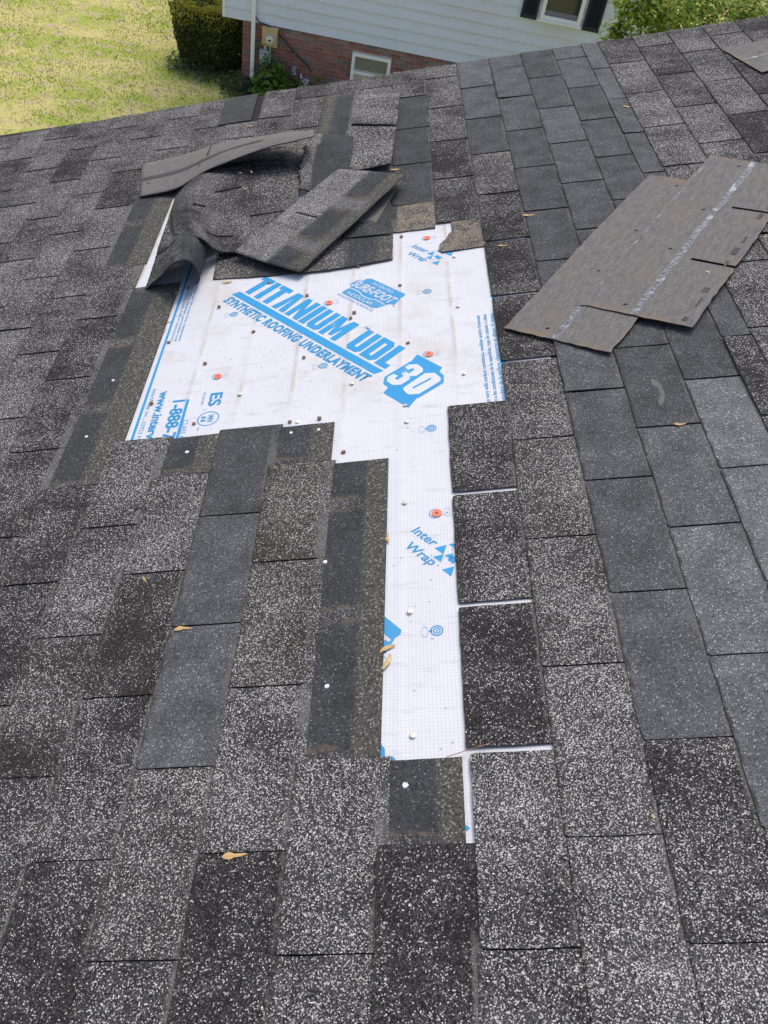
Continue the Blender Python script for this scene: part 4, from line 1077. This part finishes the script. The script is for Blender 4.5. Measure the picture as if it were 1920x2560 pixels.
# clipped hedge: flared box of small dark leaves; top yellowed for new growth, with sunlight painted in
hc = on_z(520, 183, GZ)
hedge = empty('hedge', Matrix.Translation((hc.x, hc.y + .55, GZ)))
tag(hedge, 'dark green clipped hedge with yellowish top beside the white house', 'hedge')
items = []; HH = 1.24
def hedge_pt(a, z, r=1.0):
    fl = .60 + .24 * (z / HH) ** .8 - (.10 if z > HH * .9 else 0); p = 2.7
    ca, sa = math.cos(a), math.sin(a); rad = (abs(ca) ** p + abs(sa) ** p) ** (-1 / p)
    wob = 1 + .07 * noise.noise(Vector((ca * 2.2, sa * 2.2, z * 2.4))) + .05 * noise.noise(Vector((ca * 6, sa * 6, z * 6)))
    return Vector((ca * rad * fl * r * wob, sa * rad * fl * .95 * r * wob, z))
for k in range(26000):
    a = R.uniform(0, 2 * math.pi); z = R.uniform(.06, HH)
    top = R.random() < .28
    if top:
        rr = math.sqrt(R.random()); p_ = hedge_pt(a, HH, rr); p_.z = HH - .05 * rr ** 4 + .07 * noise.noise(Vector((p_.x * 3.2, p_.y * 3.2, 2))) - R.random() ** 2 * .12; n_ = Vector((0, 0, 1)) + rv() * .8
    else:
        p_ = hedge_pt(a, z, 1 - R.random() ** 2 * .16); n_ = Vector((p_.x, p_.y, .3)) + rv() * .7
    new = (1.3 if p_.z > HH - .14 else .4 if p_.z > HH - .4 else .04)  # yellow share rises towards the top: new growth plus painted sunlight
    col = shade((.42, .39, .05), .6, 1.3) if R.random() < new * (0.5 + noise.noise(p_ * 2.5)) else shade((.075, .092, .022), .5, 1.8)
    items.append((p_, n_, R.uniform(.026, .060), .6, col))
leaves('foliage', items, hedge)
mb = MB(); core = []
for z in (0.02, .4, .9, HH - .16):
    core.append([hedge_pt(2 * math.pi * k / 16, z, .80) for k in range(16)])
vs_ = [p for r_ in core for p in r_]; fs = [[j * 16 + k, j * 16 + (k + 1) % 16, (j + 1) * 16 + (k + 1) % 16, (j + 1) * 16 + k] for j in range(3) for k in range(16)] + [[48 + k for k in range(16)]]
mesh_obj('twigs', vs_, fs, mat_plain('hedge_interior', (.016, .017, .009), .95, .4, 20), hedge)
# broad-leafed shrub at the right corner of the house, and a darker one behind it
def shrub(c, rx, ry, rz, n_leaf, cols, label, size, name='shrub', cat='shrub', lumps=14, seed=1):
    global R
    R = random.Random(seed); root = empty(name, Matrix.Translation((c.x, c.y, GZ))); cz = c.z - GZ
    tag(root, label, cat)
    L = [(Vector((R.uniform(-1, 1) * rx * .75, R.uniform(-1, 1) * ry * .75, cz + R.uniform(-1, 1) * rz * .75)), R.uniform(.35, .6) * min(rx, rz)) for _ in range(lumps)]
    it = []
    for k in range(n_leaf):
        p0, r_ = L[k % lumps]; d_ = rv(); p_ = p0 + d_ * r_ * (R.random() ** .35) * (1 + .25 * noise.noise(d_ * 3 + p0))
        it.append((p_, d_ * .5 + Vector((0, 0, .9)) + rv() * .5, R.uniform(.6, 1.3) * size, .62, shade(R.choice(cols), .65, 1.3)))
    leaves('crown', it, root)
    tb = MB()
    for k in range(6):
        p0 = L[k % lumps][0]; tb.tube([(R.uniform(-.1, .1), R.uniform(-.1, .1), -.05), (p0.x * .3, p0.y * .3, cz * .5), tuple(p0)], [.035, .026, .01], 7)
    tb.build('stems', mat_plain('bark', (.09, .07, .05), .9, .3, 20), root)
    return root
c1 = CW + ray(1760, 30) * 15.0
shrub(c1 + Vector((0, 0, -.35)), 1.55, .9, .72, 9000, [(.26, .37, .045), (.33, .42, .06), (.15, .25, .035), (.42, .46, .09)], 'bright green leafy shrub over the far roof edge at upper right', .085, seed=4, lumps=26)
c2 = CW + ray(1900, -10) * 19.0
shrub(c2 + Vector((.6, 0, -.2)), 1.7, .9, 1.0, 8000, [(.09, .06, .03), (.07, .09, .03), (.12, .11, .035)], 'dull reddish green shrub behind the bright one at upper right corner', .06, seed=6, lumps=20)
c3 = CW + ray(1575, 70) * 14.6
shrub(c3 + Vector((0, 0, -.30)), .30, .3, .34, 900, [(.16, .24, .03), (.22, .28, .04), (.10, .17, .025)], 'small green branch tips in front of the right downspout', .075, seed=8, lumps=6)
# leafy plants along the foot of the wall
def plant(px_, py_, n_leaf, spread, hgt, size, cols, label, seed, asp=.5):
    global R
    R = random.Random(seed); g = on_z(px_, py_, GZ); root = empty('leafy_plant', Matrix.Translation(g)); tag(root, label, 'plant'); it = []; st = MB()
    for k in range(n_leaf):
        a = R.uniform(0, 6.283); rr = spread * math.sqrt(R.random()); z = hgt * (1 - .6 * (rr / spread) ** 2) * R.uniform(.35, 1)
        p_ = Vector((rr * math.cos(a), rr * math.sin(a), z)); n_ = Vector((math.cos(a) * .6, math.sin(a) * .6, 1)) + rv() * .4
        it.append((p_, n_, size * R.uniform(.6, 1.3), asp, shade(R.choice(cols), .6, 1.35)))
        if k % 4 == 0: st.tube([(p_.x * .2, p_.y * .2, 0), (p_.x * .7, p_.y * .7, z * .7), tuple(p_)], .004, 4, False)
    leaves('leaves', it, root); st.build('stems', mat_plain('green_stem', (.07, .10, .03), .8), root)
    return root
G1 = [(.10, .20, .022), (.15, .25, .03), (.07, .14, .02)]; G2 = [(.05, .10, .025), (.08, .13, .035), (.04, .07, .02)]
plant(675, 262, 300, .40, .90, .15, G1, 'broad-leaved green plant at the foot of the brick wall under the meter', 21, .6)
plant(722, 272, 200, .32, .72, .13, G2 + G1, 'dark strappy plant right of the broad-leaved one at the brick wall', 22, .3)
plant(655, 256, 90, .22, 1.15, .10, G1, 'small upright weed in front of the downspout', 23, .5)
plant(788, 285, 90, .2, .80, .09, G1, 'little bright vine at the wall box beside the brick', 24, .6)
plant(752, 280, 150, .3, .62, .12, G2 + G1, 'low leafy plant between the vent pipe and the wall box', 29, .45)
plant(592, 226, 170, .38, .42, .12, G2, 'dark green plant between hedge and brick corner', 25, .4)
plant(520, 190, 220, .60, .24, .09, G2, 'low dark weeds at the front foot of the hedge', 26, .35)
plant(450, 172, 130, .32, .34, .09, [(.12, .17, .07), (.16, .20, .10)], 'grey green weed at the left foot of the hedge', 27, .4)
plant(606, 246, 170, .45, .22, .08, G2 + G1, 'low green weeds around the black drain pipe', 28, .35)
# grass blades on the lawn: uncountable
R = random.Random(9); it = []
vs_, fs, cl = [], [], []
for k in range(85000):
    g = Vector((R.uniform(-11, 1.5), R.uniform(8.5, 28), GZ))
    if (g - foot).dot(wnrm) < 0 and (g - foot).dot(wd) > -.9: continue
    nn = noise.noise(Vector((g.x * .55, g.y * .55, 0))) + .5 * noise.noise(Vector((g.x * 1.9, g.y * 1.9, 4)))
    if nn < -.25 and R.random() < .6: continue
    hgt = R.uniform(.010, .034) * (1.3 + .8 * nn); a = R.uniform(0, 6.283); ca, sa = math.cos(a), math.sin(a); i = len(vs_)
    ln = R.uniform(.01, .05); b_ = R.uniform(0, 6.28)
    vs_ += [(g.x - ca * .012, g.y - sa * .012, GZ + .001), (g.x + ca * .012, g.y + sa * .012, GZ + .001), (g.x + ln * math.cos(b_), g.y + ln * math.sin(b_), GZ + hgt)]
    fs.append((i, i + 1, i + 2))
    col = shade((.54, .49, .19), .8, 1.2) if R.random() < .45 - nn * .4 else shade((.33, .43, .075), .7, 1.25)
    cl += [col] * 3
me = bpy.data.meshes.new('grass'); me.from_pydata(vs_, [], fs); ca = me.color_attributes.new('Col', 'FLOAT_COLOR', 'CORNER')
fl = []
for c in cl: fl += [c[0], c[1], c[2], 1.0]
ca.data.foreach_set('color', fl); me.materials.append(M['leaf'])
o = link(bpy.data.objects.new('grass', me)); tag(o, 'short patchy grass blades growing on the lawn', None, None, 'stuff')
